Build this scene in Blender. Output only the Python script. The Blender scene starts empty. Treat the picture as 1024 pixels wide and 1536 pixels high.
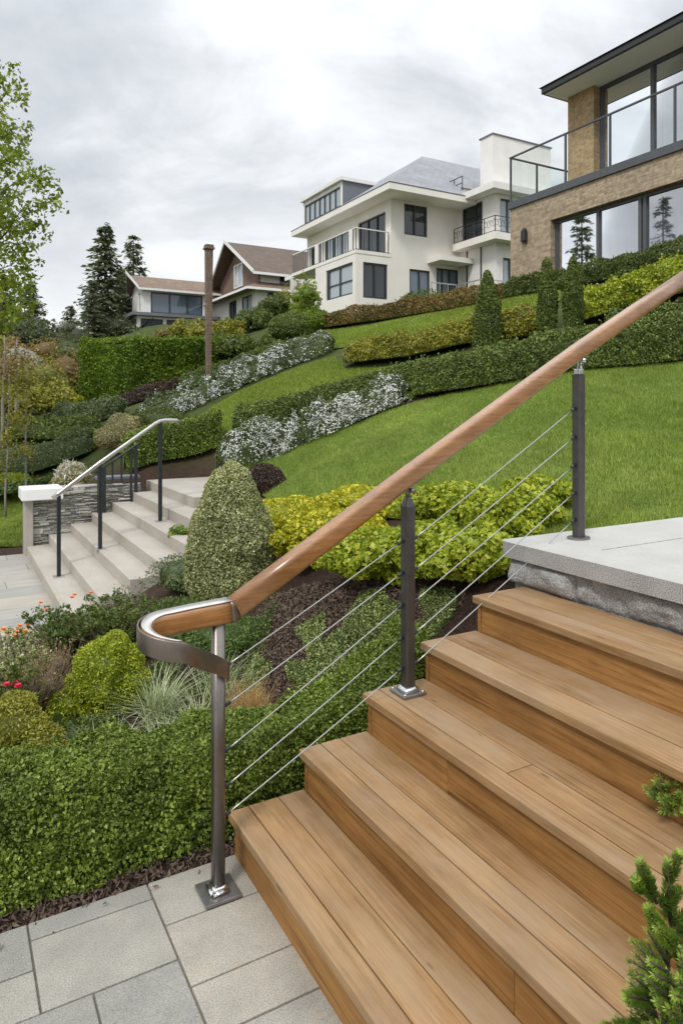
import bpy, bmesh, math, random
import numpy as np
from mathutils import Vector, Matrix
from mathutils.geometry import delaunay_2d_cdt

rng = np.random.default_rng(11)
random.seed(5)
R = math.radians
# ------------------------------------------------------------------ site frame
F, CX, HV, CH = 1043.0, 512.0, 610.0, 1.75      # lens in px, principal column, horizon row, eye height
TH = math.atan2(592, 1043)
SN, CS = math.sin(TH), math.cos(TH)


def W(b, a):            # site axes (b: up the stairs, a: along the treads) -> world x, y
    return (b * CS - a * SN, b * SN + a * CS)


def AB(x, y):
    return (x * CS + y * SN, -x * SN + y * CS)   # b, a


def at(u, v, Y):
    return ((u - CX) / F * Y, Y, CH + (HV - v) / F * Y)


scene = bpy.context.scene
COL = scene.collection

# ------------------------------------------------------------------ node helpers


class NT:
    def __init__(s, tree):
        s.t = tree
        s.n = tree.nodes
        s.l = tree.links

    def add(s, kind, **kw):
        nd = s.n.new(kind)
        for k, v in kw.items():
            if k == 'ins':
                for i, val in v.items():
                    sock = nd.inputs[i]
                    if isinstance(val, bpy.types.NodeSocket):
                        s.l.new(val, sock)
                    else:
                        sock.default_value = val
            else:
                setattr(nd, k, v)
        return nd

    def link(s, a, b):
        s.l.new(a, b)

    def ramp(s, fac, stops, interp='LINEAR'):
        nd = s.n.new('ShaderNodeValToRGB')
        cr = nd.color_ramp
        cr.interpolation = interp
        while len(cr.elements) < len(stops):
            cr.elements.new(0.5)
        for e, (p, c) in zip(cr.elements, stops):
            e.position = p
            e.color = (*c, 1) if len(c) == 3 else c
        s.l.new(fac, nd.inputs[0])
        return nd.outputs[0]

    def mix(s, fac, a, b, mode='MIX'):
        nd = s.n.new('ShaderNodeMix')
        nd.data_type = 'RGBA'
        nd.blend_type = mode
        for i, val in ((0, fac), (6, a), (7, b)):
            if isinstance(val, bpy.types.NodeSocket):
                s.l.new(val, nd.inputs[i])
            elif i == 0:
                nd.inputs[0].default_value = val
            else:
                nd.inputs[i].default_value = (*val, 1)
        return nd.outputs[2]

    def math(s, op, a, b=0.0, clamp=False):
        nd = s.n.new('ShaderNodeMath')
        nd.operation = op
        nd.use_clamp = clamp
        for i, val in enumerate((a, b)):
            if isinstance(val, bpy.types.NodeSocket):
                s.l.new(val, nd.inputs[i])
            else:
                nd.inputs[i].default_value = val
        return nd.outputs[0]

    def noise(s, vec, scale, detail=4, rough=.55, dist=0.):
        nd = s.add('ShaderNodeTexNoise')
        nd.inputs['Scale'].default_value = scale
        nd.inputs['Detail'].default_value = detail
        nd.inputs['Roughness'].default_value = rough
        nd.inputs['Distortion'].default_value = dist
        s.l.new(vec, nd.inputs['Vector'])
        return nd.outputs[0]

    def mapping(s, vec, scale=(1, 1, 1), rot=(0, 0, 0)):
        nd = s.add('ShaderNodeMapping')
        nd.inputs['Scale'].default_value = scale
        nd.inputs['Rotation'].default_value = rot
        s.l.new(vec, nd.inputs['Vector'])
        return nd.outputs[0]


MATS = {}


def newmat(name):
    m = bpy.data.materials.new(name)
    m.use_nodes = True
    t = NT(m.node_tree)
    bs = m.node_tree.nodes['Principled BSDF']
    MATS[name] = m
    return m, t, bs


def pbr(name, c1, c2=None, scale=6, rough=.6, metal=0., bump=0., bscale=80, coat=0., spec=.5, detail=5, speck=None, rvar=0., stretch=(1, 1, 1)):
    m, t, bs = newmat(name)
    co = t.mapping(t.add('ShaderNodeTexCoord').outputs['Object'], stretch)
    if c2 is None:
        c2 = tuple(x * .86 for x in c1)
    n = t.noise(co, scale, detail, .6)
    col = t.ramp(n, [(.32, c2), (.68, c1)])
    if speck:
        sc, dark, light = speck
        v = t.noise(co, sc, 2, .7)
        col = t.mix(1., col, t.ramp(v, [(.36, (dark,) * 3), (.5, (1, 1, 1)), (.66, (light,) * 3)]), 'MULTIPLY')
    t.link(col, bs.inputs['Base Color'])
    bs.inputs['Roughness'].default_value = rough
    if rvar:
        t.link(t.math('ADD', t.math('MULTIPLY', n, rvar), rough - rvar * .5), bs.inputs['Roughness'])
    bs.inputs['Metallic'].default_value = metal
    bs.inputs['Specular IOR Level'].default_value = spec
    bs.inputs['Coat Weight'].default_value = coat
    bs.inputs['Coat Roughness'].default_value = .18
    if bump:
        b = t.add('ShaderNodeBump')
        b.inputs['Strength'].default_value = bump
        b.inputs['Distance'].default_value = .02
        t.link(t.noise(co, bscale, 4, .65), b.inputs['Height'])
        t.link(b.outputs[0], bs.inputs['Normal'])
    return m


def wood(name, dark, mid, light, rough=.55, coat=0., grain=1., grey=None, spec=.35, ax=1):
    m, t, bs = newmat(name)
    obj = t.add('ShaderNodeTexCoord').outputs['Object']
    rn = t.add('ShaderNodeAttribute', attribute_name='rnd').outputs['Fac']
    off = t.add('ShaderNodeCombineXYZ', ins={0: t.math('MULTIPLY', rn, 13.), 1: t.math('MULTIPLY', rn, 37.), 2: t.math('MULTIPLY', rn, 7.)}).outputs[0]
    va = t.add('ShaderNodeVectorMath', operation='ADD', ins={0: obj, 1: off}).outputs[0]
    g = t.noise(t.mapping(va, (52, 1.9, 52) if ax else (1.9, 52, 52)), 1., 6, .62, 1.2)
    fine = t.noise(t.mapping(va, (330, 8, 330) if ax else (8, 330, 330)), 1., 3, .6)
    big = t.noise(va, 3.2, 4, .6)
    col = t.ramp(g, [(.3, dark), (.5, mid), (.72, light)])
    col = t.mix(.5, col, t.ramp(fine, [(.3, (.62, .58, .54)), (.7, (1.16, 1.14, 1.12))]), 'MULTIPLY')
    col = t.mix(.75, col, t.ramp(big, [(.3, (.68, .66, .64)), (.62, (1.08, 1.06, 1.04))]), 'MULTIPLY')
    col = t.mix(.8, col, t.ramp(rn, [(0, (.84, .82, .80)), (1, (1.1, 1.1, 1.1))]), 'MULTIPLY')
    if grey:
        gm = t.ramp(t.noise(t.mapping(va, (4, 1.0, 4)), 1.3, 5, .65), [(.42, (0, 0, 0)), (.66, (1, 1, 1))])
        col = t.mix(t.math('MULTIPLY', gm, .75), col, grey)
        kn = t.add('ShaderNodeTexVoronoi', ins={'Scale': 1.0, 'Vector': t.mapping(va, (11, 3.0, 11))}).outputs['Distance']
        km = t.ramp(kn, [(.035, (1, 1, 1)), (.09, (0, 0, 0))])
        col = t.mix(t.math('MULTIPLY', km, .6), col, (.06, .035, .02))
    t.link(col, bs.inputs['Base Color'])
    t.link(t.math('ADD', t.math('MULTIPLY', g, .2), rough - .1), bs.inputs['Roughness'])
    bs.inputs['Coat Weight'].default_value = coat
    bs.inputs['Coat Roughness'].default_value = .22
    bs.inputs['Specular IOR Level'].default_value = spec
    b = t.add('ShaderNodeBump')
    b.inputs['Strength'].default_value = .25 * grain
    b.inputs['Distance'].default_value = .004
    t.link(t.math('ADD', t.math('MULTIPLY', g, .6), t.math('MULTIPLY', fine, .6)), b.inputs['Height'])
    t.link(b.outputs[0], bs.inputs['Normal'])
    return m


def leafmat(name, cols, trans=.25, rough=.45, spec=.35, clump=2.2, clumpamt=.5):
    m, t, bs = newmat(name)
    rn = t.add('ShaderNodeAttribute', attribute_name='rnd').outputs['Fac']
    cols = [tuple(min(.85, q * 1.22) for q in c) for c in cols]
    k = len(cols)
    col = t.ramp(rn, [(i / max(1, k - 1), c) for i, c in enumerate(cols)])
    ob = t.add('ShaderNodeTexCoord').outputs['Object']
    cl = t.ramp(t.noise(ob, clump, 4, .65), [(.3, (1 - clumpamt * .8,) * 3), (.7, (1 + clumpamt * .7, 1 + clumpamt * .6, 1 + clumpamt * .3))])
    col = t.mix(1., col, cl, 'MULTIPLY')
    t.link(col, bs.inputs['Base Color'])
    bs.inputs['Roughness'].default_value = rough
    bs.inputs['Specular IOR Level'].default_value = spec
    tr = t.add('ShaderNodeBsdfTranslucent')
    t.link(t.mix(.35, col, (.25, .32, .02)), tr.inputs['Color'])
    mx = t.add('ShaderNodeMixShader')
    mx.inputs[0].default_value = trans
    t.link(bs.outputs[0], mx.inputs[1])
    t.link(tr.outputs[0], mx.inputs[2])
    t.link(mx.outputs[0], m.node_tree.nodes['Material Output'].inputs['Surface'])
    return m


def glassmat(name, tint, refl, fres=1.45):
    m, t, bs = newmat(name)
    fr = t.add('ShaderNodeFresnel')
    fr.inputs['IOR'].default_value = fres
    fac = t.math('ADD', fr.outputs[0], refl, clamp=True)
    tr = t.add('ShaderNodeBsdfTransparent')
    tr.inputs['Color'].default_value = (*tint, 1)
    gl = t.add('ShaderNodeBsdfGlossy')
    gl.inputs['Roughness'].default_value = .02
    gl.inputs['Color'].default_value = (.9, .92, .95, 1)
    mx = t.add('ShaderNodeMixShader')
    t.link(fac, mx.inputs[0])
    t.link(tr.outputs[0], mx.inputs[1])
    t.link(gl.outputs[0], mx.inputs[2])
    t.link(mx.outputs[0], m.node_tree.nodes['Material Output'].inputs['Surface'])
    return m


def brickmat(name, c1, c2, mortar, bw=.2, bh=.065, plane='yz', bump=.5):
    m, t, bs = newmat(name)
    ob = t.add('ShaderNodeTexCoord').outputs['Object']
    sp = t.add('ShaderNodeSeparateXYZ', ins={0: ob})
    x = t.math('ADD', sp.outputs[0], sp.outputs[1])
    v = t.add('ShaderNodeCombineXYZ', ins={0: x, 1: sp.outputs[2], 2: 0.}).outputs[0]
    br = t.add('ShaderNodeTexBrick', ins={'Vector': v, 'Color1': (*c1, 1), 'Color2': (*c2, 1), 'Mortar': (*mortar, 1), 'Scale': 1.,
                                          'Mortar Size': .009, 'Mortar Smooth': .3, 'Bias': 0., 'Brick Width': bw, 'Row Height': bh})
    n = t.noise(ob, 9, 5, .65)
    n2 = t.noise(ob, 1.2, 4, .6)
    col = t.mix(.9, br.outputs[0], t.ramp(n, [(.3, (.62, .60, .58)), (.7, (1.3, 1.28, 1.24))]), 'MULTIPLY')
    col = t.mix(.6, col, t.ramp(n2, [(.3, (.8, .8, .8)), (.7, (1.12, 1.1, 1.08))]), 'MULTIPLY')
    t.link(col, bs.inputs['Base Color'])
    bs.inputs['Roughness'].default_value = .85
    b = t.add('ShaderNodeBump', ins={'Strength': bump, 'Distance': .02, 'Height': t.math('SUBTRACT', t.math('MULTIPLY', n, .5), br.outputs['Fac'])})
    t.link(b.outputs[0], bs.inputs['Normal'])
    return m


def shinglemat(name, c1, c2, gap, bw=.3, bh=.16):
    m, t, bs = newmat(name)
    ob = t.add('ShaderNodeTexCoord').outputs['Object']
    sp = t.add('ShaderNodeSeparateXYZ', ins={0: ob})
    v = t.add('ShaderNodeCombineXYZ', ins={0: t.math('ADD', sp.outputs[0], t.math('MULTIPLY', sp.outputs[1], .35)), 1: sp.outputs[2], 2: 0.}).outputs[0]
    br = t.add('ShaderNodeTexBrick', ins={'Vector': v, 'Color1': (*c1, 1), 'Color2': (*c2, 1), 'Mortar': (*gap, 1), 'Scale': 1.,
                                          'Mortar Size': .012, 'Mortar Smooth': .4, 'Bias': 0., 'Brick Width': bw, 'Row Height': bh})
    n2 = t.noise(ob, 1.4, 5, .65)
    col = t.mix(.8, br.outputs[0], t.ramp(n2, [(.3, (.78, .78, .78)), (.7, (1.15, 1.13, 1.1))]), 'MULTIPLY')
    t.link(col, bs.inputs['Base Color'])
    bs.inputs['Roughness'].default_value = .7
    return m


# ------------------------------------------------------------------ materials
wood_tread = wood('weathered_tread_wood', (.215, .118, .046), (.305, .182, .080), (.385, .25, .125), .58, 0, 1.4, grey=(.315, .228, .142))
wood_riser = wood('riser_wood', (.155, .072, .019), (.29, .148, .044), (.375, .208, .076), .6, 0, 1.)
wood_rail = wood('oiled_rail_wood', (.21, .084, .018), (.325, .148, .040), (.42, .215, .070), .40, 1., .4, spec=.6, ax=0)
metal_post = pbr('brown_grey_powder_metal', (.115, .108, .104), (.09, .086, .084), 30, .36, .75, .04, 400, rvar=.15)
metal_band = pbr('brushed_bronze_metal', (.24, .205, .175), (.205, .175, .15), 22, .38, .85, .03, 300, rvar=.15)
metal_newel = pbr('brushed_grey_metal', (.225, .20, .18), (.18, .162, .146), 25, .34, .9, .03, 300, rvar=.15)
chrome = pbr('chrome_collar_metal', (.66, .66, .66), (.5, .5, .5), 60, .24, 1.)
cable_m = pbr('steel_cable', (.48, .48, .465), (.38, .38, .365), 80, .34, .9)
plate_m = pbr('base_plate_metal', (.30, .295, .285), (.22, .215, .205), 30, .34, .8, rvar=.15)
sheen_m = pbr('pale_sky_sheen', (.62, .60, .57), (.52, .5, .48), 18, .32, .55)  # pale colour stands in for sky sheen on the handrail return
granite_top = pbr('honed_granite', (.47, .465, .44), (.38, .376, .35), 2.2, .6, 0, .08, 260, speck=(260, .86, 1.1))
granite_edge = pbr('speckled_granite', (.40, .39, .37), (.31, .305, .29), 5, .75, 0, .5, 190, speck=(210, .42, 1.45))
granite_rock = pbr('rock_face_granite', (.33, .325, .315), (.22, .215, .205), 8, .85, 0, .7, 60, speck=(150, .55, 1.4))
sand_conc = pbr('pale_stone_step', (.42, .388, .338), (.31, .28, .235), 1.8, .7, 0, .12, 90, speck=(120, .85, 1.1), stretch=(1, .5, 1))
ledge_m, _t, _bs = newmat('stacked_ledge_stone')
_ob = _t.add('ShaderNodeTexCoord').outputs['Object']
_rn = _t.add('ShaderNodeAttribute', attribute_name='rnd').outputs['Fac']
_n = _t.noise(_t.mapping(_ob, (1, 1, 2)), 26, 6, .7)
_c = _t.ramp(_rn, [(0, (.22, .215, .185)), (.5, (.40, .39, .345)), (1, (.60, .585, .52))])
_t.link(_t.mix(1., _c, _t.ramp(_n, [(.3, (.4, .4, .4)), (.5, (1, 1, 1)), (.7, (1.35, 1.35, 1.3))]), 'MULTIPLY'), _bs.inputs['Base Color'])
_bs.inputs['Roughness'].default_value = .9
_bp = _t.add('ShaderNodeBump', ins={'Strength': 1., 'Distance': .02, 'Height': _n})
_t.link(_bp.outputs[0], _bs.inputs['Normal'])
white_cap_m = pbr('white_cap_stone', (.80, .80, .79), (.74, .74, .73), 5, .5)
dark_metal = pbr('dark_green_black_metal', (.045, .052, .055), (.03, .036, .04), 30, .4, .6)
rail_silver = pbr('pale_silver_rail', (.62, .60, .58), (.5, .48, .46), 12, .28, .8)
concrete_path_m = pbr('pale_concrete', (.44, .42, .385), (.36, .345, .31), 3, .85, 0, .1, 60)
white_wall = pbr('white_render', (.80, .775, .715), (.73, .70, .64), .9, .8)
white_wall2 = pbr('white_board', (.79, .775, .745), (.71, .695, .665), 2, .7)
soffit_m = pbr('off_white_soffit', (.82, .80, .75), (.78, .755, .70), 1.5, .7)
slate = shinglemat('grey_slate', (.235, .245, .27), (.29, .30, .325), (.17, .175, .19), .35, .10)
cheek_m = pbr('blue_grey_cladding', (.165, .175, .20), (.14, .15, .17), 3, .6)
frame_m = pbr('charcoal_frame', (.035, .042, .048), (.028, .033, .038), 20, .42)
brick_tan = brickmat('tan_brick', (.46, .365, .255), (.31, .235, .155), (.39, .345, .28), .21, .068, bump=.9)
brick_warm = brickmat('golden_brick', (.47, .325, .165), (.36, .235, .11), (.36, .30, .21), .21, .068)
brick_red = brickmat('red_brown_brick', (.225, .15, .115), (.155, .10, .076), (.27, .24, .21), .3, .11)
brown_roof = shinglemat('brown_shingle', (.098, .068, .050), (.128, .090, .066), (.055, .038, .029), .5, .2)
tan_roof = shinglemat('tan_shingle', (.175, .122, .085), (.215, .152, .108), (.10, .07, .05), .5, .2)
deck_band = pbr('grey_band_metal', (.085, .09, .098), (.07, .075, .082), 5, .5)
black_m = pbr('black_gutter', (.012, .013, .015), (.02, .021, .023), 15, .45)
pole_m = brickmat('brown_column_stone', (.20, .15, .112), (.16, .115, .085), (.13, .10, .082), 2., .07, bump=.3)
pane_dark = newmat('dark_window_glass')[0]
_b = pane_dark.node_tree.nodes['Principled BSDF']
_b.inputs['Base Color'].default_value = (.020, .027, .032, 1)
_b.inputs['Roughness'].default_value = .04
_b.inputs['Specular IOR Level'].default_value = .75
pane_blue = newmat('blue_grey_window_glass')[0]
_b = pane_blue.node_tree.nodes['Principled BSDF']
_b.inputs['Base Color'].default_value = (.11, .15, .19, 1)
_b.inputs['Roughness'].default_value = .06
_b.inputs['Specular IOR Level'].default_value = .8
pane_pale = newmat('pale_window_glass')[0]
_b = pane_pale.node_tree.nodes['Principled BSDF']
_b.inputs['Base Color'].default_value = (.36, .41, .44, 1)
_b.inputs['Roughness'].default_value = .05
_b.inputs['Specular IOR Level'].default_value = .7
glass_win = glassmat('reflective_window_glass', (.62, .66, .70), .30, 1.5)
glass_bal = glassmat('clear_balustrade_glass', (.90, .935, .925), .0, 1.16)
curtain_m = pbr('pale_curtain_cloth', (.50, .50, .54), (.44, .44, .48), 3, .9)
room_m = pbr('dim_room_plaster', (.20, .20, .21), (.16, .16, .17), 2, .9)
bark_grey = pbr('pale_grey_bark', (.33, .30, .26), (.20, .18, .155), 22, .85, 0, .5, 40)
bark_brown = pbr('brown_bark', (.11, .082, .06), (.06, .045, .035), 22, .9, 0, .6, 40)
rock_m = pbr('grey_boulder_rock', (.27, .265, .25), (.15, .145, .135), 3, .9, 0, .8, 12)

# foliage palettes (albedo)
L_box = leafmat('box_leaf', [(.044, .074, .012), (.092, .142, .018), (.165, .225, .036), (.26, .33, .075)], .22, .45, .35, 3.0, .4)
L_dark = leafmat('dark_hedge_leaf', [(.046, .070, .016), (.085, .122, .026), (.135, .182, .042), (.19, .235, .065)], .18, .5, .35, 2., .4)
L_conif = leafmat('dark_conifer_needle', [(.07, .085, .055), (.105, .125, .078), (.145, .165, .105)], .25, .6, .25, .3, .4)
L_tall = leafmat('cypress_hedge_leaf', [(.058, .104, .010), (.105, .172, .014), (.17, .26, .028)], .2, .5, .3, 1.0, .55)
L_yel = leafmat('yellow_green_leaf', [(.19, .23, .016), (.36, .37, .022), (.52, .49, .034), (.62, .56, .06)], .3, .42, .35, 2.2, .35)
L_yel2 = leafmat('lime_leaf', [(.13, .19, .016), (.23, .30, .022), (.35, .40, .034), (.47, .48, .07)], .3, .42, .35, 2.2, .4)
L_olive = leafmat('olive_yellow_leaf', [(.095, .112, .018), (.185, .20, .028), (.295, .285, .046), (.37, .30, .075)], .25, .5, .3, 1.6, .45)
L_orange = leafmat('orange_brown_hedge_leaf', [(.05, .065, .018), (.11, .105, .026), (.21, .12, .04), (.26, .16, .065)], .2, .5, .3, 1.1, .5)
L_purp = leafmat('purple_brown_leaf', [(.028, .018, .016), (.055, .032, .026), (.085, .055, .042)], .12, .45, .35, 3., .4)
L_var = leafmat('variegated_leaf', [(.115, .135, .045), (.225, .25, .095), (.38, .40, .20), (.56, .55, .36)], .2, .45, .35, 2., .3)
L_cream = leafmat('cream_leaf', [(.16, .165, .06), (.31, .285, .14), (.47, .42, .255), (.60, .55, .40)], .2, .5, .3, 2., .3)
L_shrub = leafmat('mid_green_leaf', [(.045, .072, .018), (.085, .12, .027), (.145, .175, .045)], .22, .5, .35, 1., .5)
L_greysh = leafmat('grey_green_leaf', [(.06, .085, .034), (.105, .14, .058), (.17, .215, .10)], .18, .5, .35, 1., .45)
L_rust = leafmat('rusty_brown_leaf', [(.12, .082, .034), (.22, .15, .06), (.31, .22, .10), (.20, .20, .05)], .25, .6, .3, .8, .4)
L_tree = leafmat('spring_tree_leaf', [(.10, .155, .018), (.19, .26, .030), (.30, .36, .055)], .35, .45, .35, .7, .35)
L_fresh = leafmat('fresh_conifer_leaf', [(.055, .115, .014), (.11, .19, .022), (.20, .29, .042), (.34, .41, .08)], .25, .5, .35, 7., .35)
L_jun = leafmat('juniper_leaf', [(.045, .075, .02), (.08, .13, .032), (.135, .19, .055)], .2, .5, .3, 2.5, .4)
L_blade = leafmat('variegated_grass_blade', [(.15, .20, .085), (.28, .33, .17), (.46, .48, .32)], .2, .45, .35, 3., .25)
L_oblade = leafmat('orange_grass_blade', [(.24, .125, .045), (.38, .22, .085), (.47, .31, .15)], .25, .55, .3, 3., .25)
L_lawn = leafmat('lawn_blade', [(.090, .142, .024), (.162, .222, .038), (.235, .295, .060), (.31, .35, .105)], .25, .5, .25, .9, .34)
L_lawn2 = leafmat('far_lawn_blade', [(.125, .182, .024), (.197, .258, .038), (.27, .325, .058)], .25, .5, .25, .5, .2)
L_twig = pbr('dry_twig', (.20, .145, .10), (.12, .085, .06), 20, .9)
L_white = leafmat('white_petal', [(.50, .51, .50), (.70, .70, .69)], .15, .5, .3, 2., .05)
L_red = leafmat('crimson_petal', [(.42, .012, .04), (.62, .03, .09)], .2, .5, .3, 2., .1)
L_orfl = leafmat('orange_petal', [(.62, .17, .035), (.76, .30, .10), (.72, .30, .24)], .2, .5, .3, 2., .1)
L_gc = leafmat('ground_cover_leaf', [(.055, .085, .024), (.11, .15, .04), (.19, .24, .075), (.33, .36, .19)], .2, .5, .3, 3., .4)
L_big = leafmat('broad_glossy_leaf', [(.035, .06, .025), (.075, .105, .055)], .15, .35, .5, 5., .3)
L_chip = pbr('bark_chip', (.15, .105, .075), (.06, .042, .030), 30, .95)

# ------------------------------------------------------------------ object helpers


def link(o, parent=None):
    COL.objects.link(o)
    if parent is not None:
        o.parent = parent
    return o


def tag(o, label=None, cat=None, group=None, kind=None):
    if label:
        o['label'] = label
    if cat:
        o['category'] = cat
    if group:
        o['group'] = group
    if kind:
        o['kind'] = kind
    return o


def thing(name, label, cat, loc, rz=TH, group=None):
    o = bpy.data.objects.new(name, None)
    link(o)
    o.location = loc
    o.rotation_euler = (0, 0, rz)
    o.empty_display_size = .1
    return tag(o, label, cat, group)


class MB:
    """collects boxes, tubes and sheets into ONE mesh object"""

    def __init__(s):
        s.v = []
        s.f = []
        s.m = []
        s.r = []
        s.sm = []

    def _push(s, vs, fs, m=0, rnd=None, smooth=False):
        o = len(s.v)
        rnd = random.random() if rnd is None else rnd
        s.v += [tuple(p) for p in vs]
        s.r += [rnd] * len(vs)
        s.f += [tuple(i + o for i in f) for f in fs]
        s.m += [m] * len(fs)
        s.sm += [smooth] * len(fs)
        return s

    def box(s, x0, x1, y0, y1, z0, z1, m=0, bev=0., rnd=None):
        x0, x1 = min(x0, x1), max(x0, x1)
        y0, y1 = min(y0, y1), max(y0, y1)
        z0, z1 = min(z0, z1), max(z0, z1)
        if bev <= 0:
            vs = [(x, y, z) for z in (z0, z1) for y in (y0, y1) for x in (x0, x1)]
            fs = [(0, 2, 3, 1), (4, 5, 7, 6), (0, 1, 5, 4), (2, 6, 7, 3), (0, 4, 6, 2), (1, 3, 7, 5)]
            return s._push(vs, fs, m, rnd)
        bm = bmesh.new()
        bmesh.ops.create_cube(bm, size=1.)
        for q in bm.verts:
            q.co = Vector(((x0 + x1) / 2 + q.co.x * (x1 - x0), (y0 + y1) / 2 + q.co.y * (y1 - y0), (z0 + z1) / 2 + q.co.z * (z1 - z0)))
        bmesh.ops.bevel(bm, geom=bm.edges[:], offset=bev, segments=2, profile=.5, affect='EDGES')
        bm.verts.index_update()
        s._push([q.co.copy() for q in bm.verts], [[q.index for q in f.verts] for f in bm.faces], m, rnd)
        bm.free()
        return s

    def quad(s, a, b, c, d, m=0, rnd=None):
        return s._push([a, b, c, d], [(0, 1, 2, 3)], m, rnd)

    def poly(s, pts, m=0):
        return s._push(pts, [tuple(range(len(pts)))], m)

    def prism(s, pts, axis, lo, hi, m=0):
        """pts: 2-D outline in the two other axes, extruded along axis"""
        n = len(pts)

        def mk(p, h):
            if axis == 'x':
                return (h, p[0], p[1])
            if axis == 'y':
                return (p[0], h, p[1])
            return (p[0], p[1], h)
        vs = [mk(p, lo) for p in pts] + [mk(p, hi) for p in pts]
        fs = [tuple(range(n)), tuple(range(2 * n - 1, n - 1, -1))] + [(i, i + n, (i + 1) % n + n, (i + 1) % n) for i in range(n)]
        return s._push(vs, fs, m)

    def sweep(s, path, prof, m=0, scale=None, up=(0, 0, 1), smooth=True, rnd=None, vert=False):
        """prof: closed outline (side, up); scale: per-point (side, up) factors"""
        P = [Vector(p) for p in path]
        n = len(prof)
        vs, fs = [], []
        for i, p in enumerate(P):
            t = (P[min(i + 1, len(P) - 1)] - P[max(i - 1, 0)]).normalized()
            u = Vector(up)
            sd = t.cross(u)
            sd = sd.normalized() if sd.length > 1e-6 else Vector((1, 0, 0))
            u = u if vert else sd.cross(t).normalized()
            k = scale[i] if scale else (1, 1)
            vs += [p + sd * (q[0] * k[0]) + u * (q[1] * k[1]) for q in prof]
        for i in range(len(P) - 1):
            for j in range(n):
                a, b = i * n + j, i * n + (j + 1) % n
                fs.append((a, b, b + n, a + n))
        fs.append(tuple(range(n - 1, -1, -1)))
        fs.append(tuple(range((len(P) - 1) * n, len(P) * n)))
        return s._push(vs, fs, m, rnd, smooth)

    def tube(s, path, r, n=8, m=0, smooth=True):
        prof = [(math.cos(2 * math.pi * k / n), math.sin(2 * math.pi * k / n)) for k in range(n)]
        rs = r if isinstance(r, (list, tuple)) else [r] * len(path)
        P = [Vector(p) for p in path]
        d = (P[-1] - P[0])
        up = (0, 0, 1) if abs(d.normalized().z) < .9 else (0, 1, 0)
        return s.sweep(path, prof, m, [(q, q) for q in rs], up, smooth)

    def build(s, name, mats, parent=None, loc=None, rz=None):
        me = bpy.data.meshes.new(name)
        me.from_pydata([tuple(p) for p in s.v], [], s.f)
        for m in (mats if isinstance(mats, (list, tuple)) else [mats]):
            me.materials.append(m)
        me.polygons.foreach_set('material_index', s.m)
        me.polygons.foreach_set('use_smooth', s.sm)
        at_ = me.attributes.new('rnd', 'FLOAT', 'POINT')
        at_.data.foreach_set('value', s.r)
        me.validate()
        me.update()
        o = link(bpy.data.objects.new(name, me), parent)
        if loc is not None:
            o.location = loc
        if rz is not None:
            o.rotation_euler = (0, 0, rz)
        return o


def mesh_arrays(name, parts, mats, parent=None, loc=(0, 0, 0), smooth=False):
    """parts: (V[n,3], Fc[m,k], mat index, rnd[n] or scalar)"""
    nv = sum(len(p[0]) for p in parts)
    me = bpy.data.meshes.new(name)
    V = np.concatenate([np.asarray(p[0], float) for p in parts]) - np.asarray(loc, float)
    loops, starts, mi, rn = [], [], [], []
    off = 0
    pos = 0
    for V_, F_, m_, r_ in parts:
        F_ = np.asarray(F_, np.int32)
        k = F_.shape[1]
        loops.append((F_ + off).ravel())
        starts.append(pos + np.arange(len(F_)) * k)
        pos += len(F_) * k
        mi.append(np.full(len(F_), m_, np.int32))
        rn.append(np.broadcast_to(np.asarray(r_, float), (len(V_),)))
        off += len(V_)
    loops = np.concatenate(loops).astype(np.int32)
    starts = np.concatenate(starts).astype(np.int32)
    me.vertices.add(nv)
    me.vertices.foreach_set('co', V.astype(np.float32).ravel())
    me.loops.add(len(loops))
    me.loops.foreach_set('vertex_index', loops)
    me.polygons.add(len(starts))
    me.polygons.foreach_set('loop_start', starts)
    me.polygons.foreach_set('material_index', np.concatenate(mi))
    if smooth:
        me.polygons.foreach_set('use_smooth', np.ones(len(starts), bool))
    for m in (mats if isinstance(mats, (list, tuple)) else [mats]):
        me.materials.append(m)
    me.update(calc_edges=True)
    a = me.attributes.new('rnd', 'FLOAT', 'POINT')
    a.data.foreach_set('value', np.concatenate(rn).astype(np.float32))
    o = link(bpy.data.objects.new(name, me), parent)
    o.location = loc
    return o


# ------------------------------------------------------------------ numpy noise
_ph = np.random.default_rng(3)
_dirs = _ph.normal(size=(14, 3))
_dirs /= np.linalg.norm(_dirs, axis=1)[:, None]
_phs = _ph.uniform(0, 6.28, 14)
_fr = _ph.uniform(.6, 1.7, 14)


def sn(P, f=1.):
    """smooth noise, about -1..1"""
    q = P @ _dirs.T * (_fr * f * 2.2) + _phs
    return np.sin(q + 1.3 * np.sin(q[:, ::-1] * .63)).sum(1) / 5.5


def unit(v):
    return v / np.maximum(np.linalg.norm(v, axis=1)[:, None], 1e-9)


def leaves(P, N, size, asp=.55, lift=.5, jit=.8, fold=.18, vary=.5, rbias=1., up=0., cont=None):
    """one folded diamond leaf at each point"""
    n = len(P)
    J = rng.normal(size=(n, 3))
    T = unit(N * lift + J * .8 + np.array([0, 0, up]))
    M = unit(N + rng.normal(size=(n, 3)) * jit * .6)
    S = unit(np.cross(M, T))
    M = unit(np.cross(T, S))
    L = size * (1 + vary * rng.uniform(-1, 1, n))[:, None]
    Wd = L * asp * .5
    v = np.empty((n, 4, 3))
    v[:, 0] = P - T * L * .4
    v[:, 1] = P + S * Wd + M * L * fold
    v[:, 2] = P + T * L * .6
    v[:, 3] = P - S * Wd + M * L * fold
    fc = np.arange(n * 4).reshape(n, 4)
    r = rng.uniform(0, 1, n) ** rbias
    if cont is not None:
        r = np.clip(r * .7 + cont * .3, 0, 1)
    return v.reshape(-1, 3), fc, np.repeat(r, 4)


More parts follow.
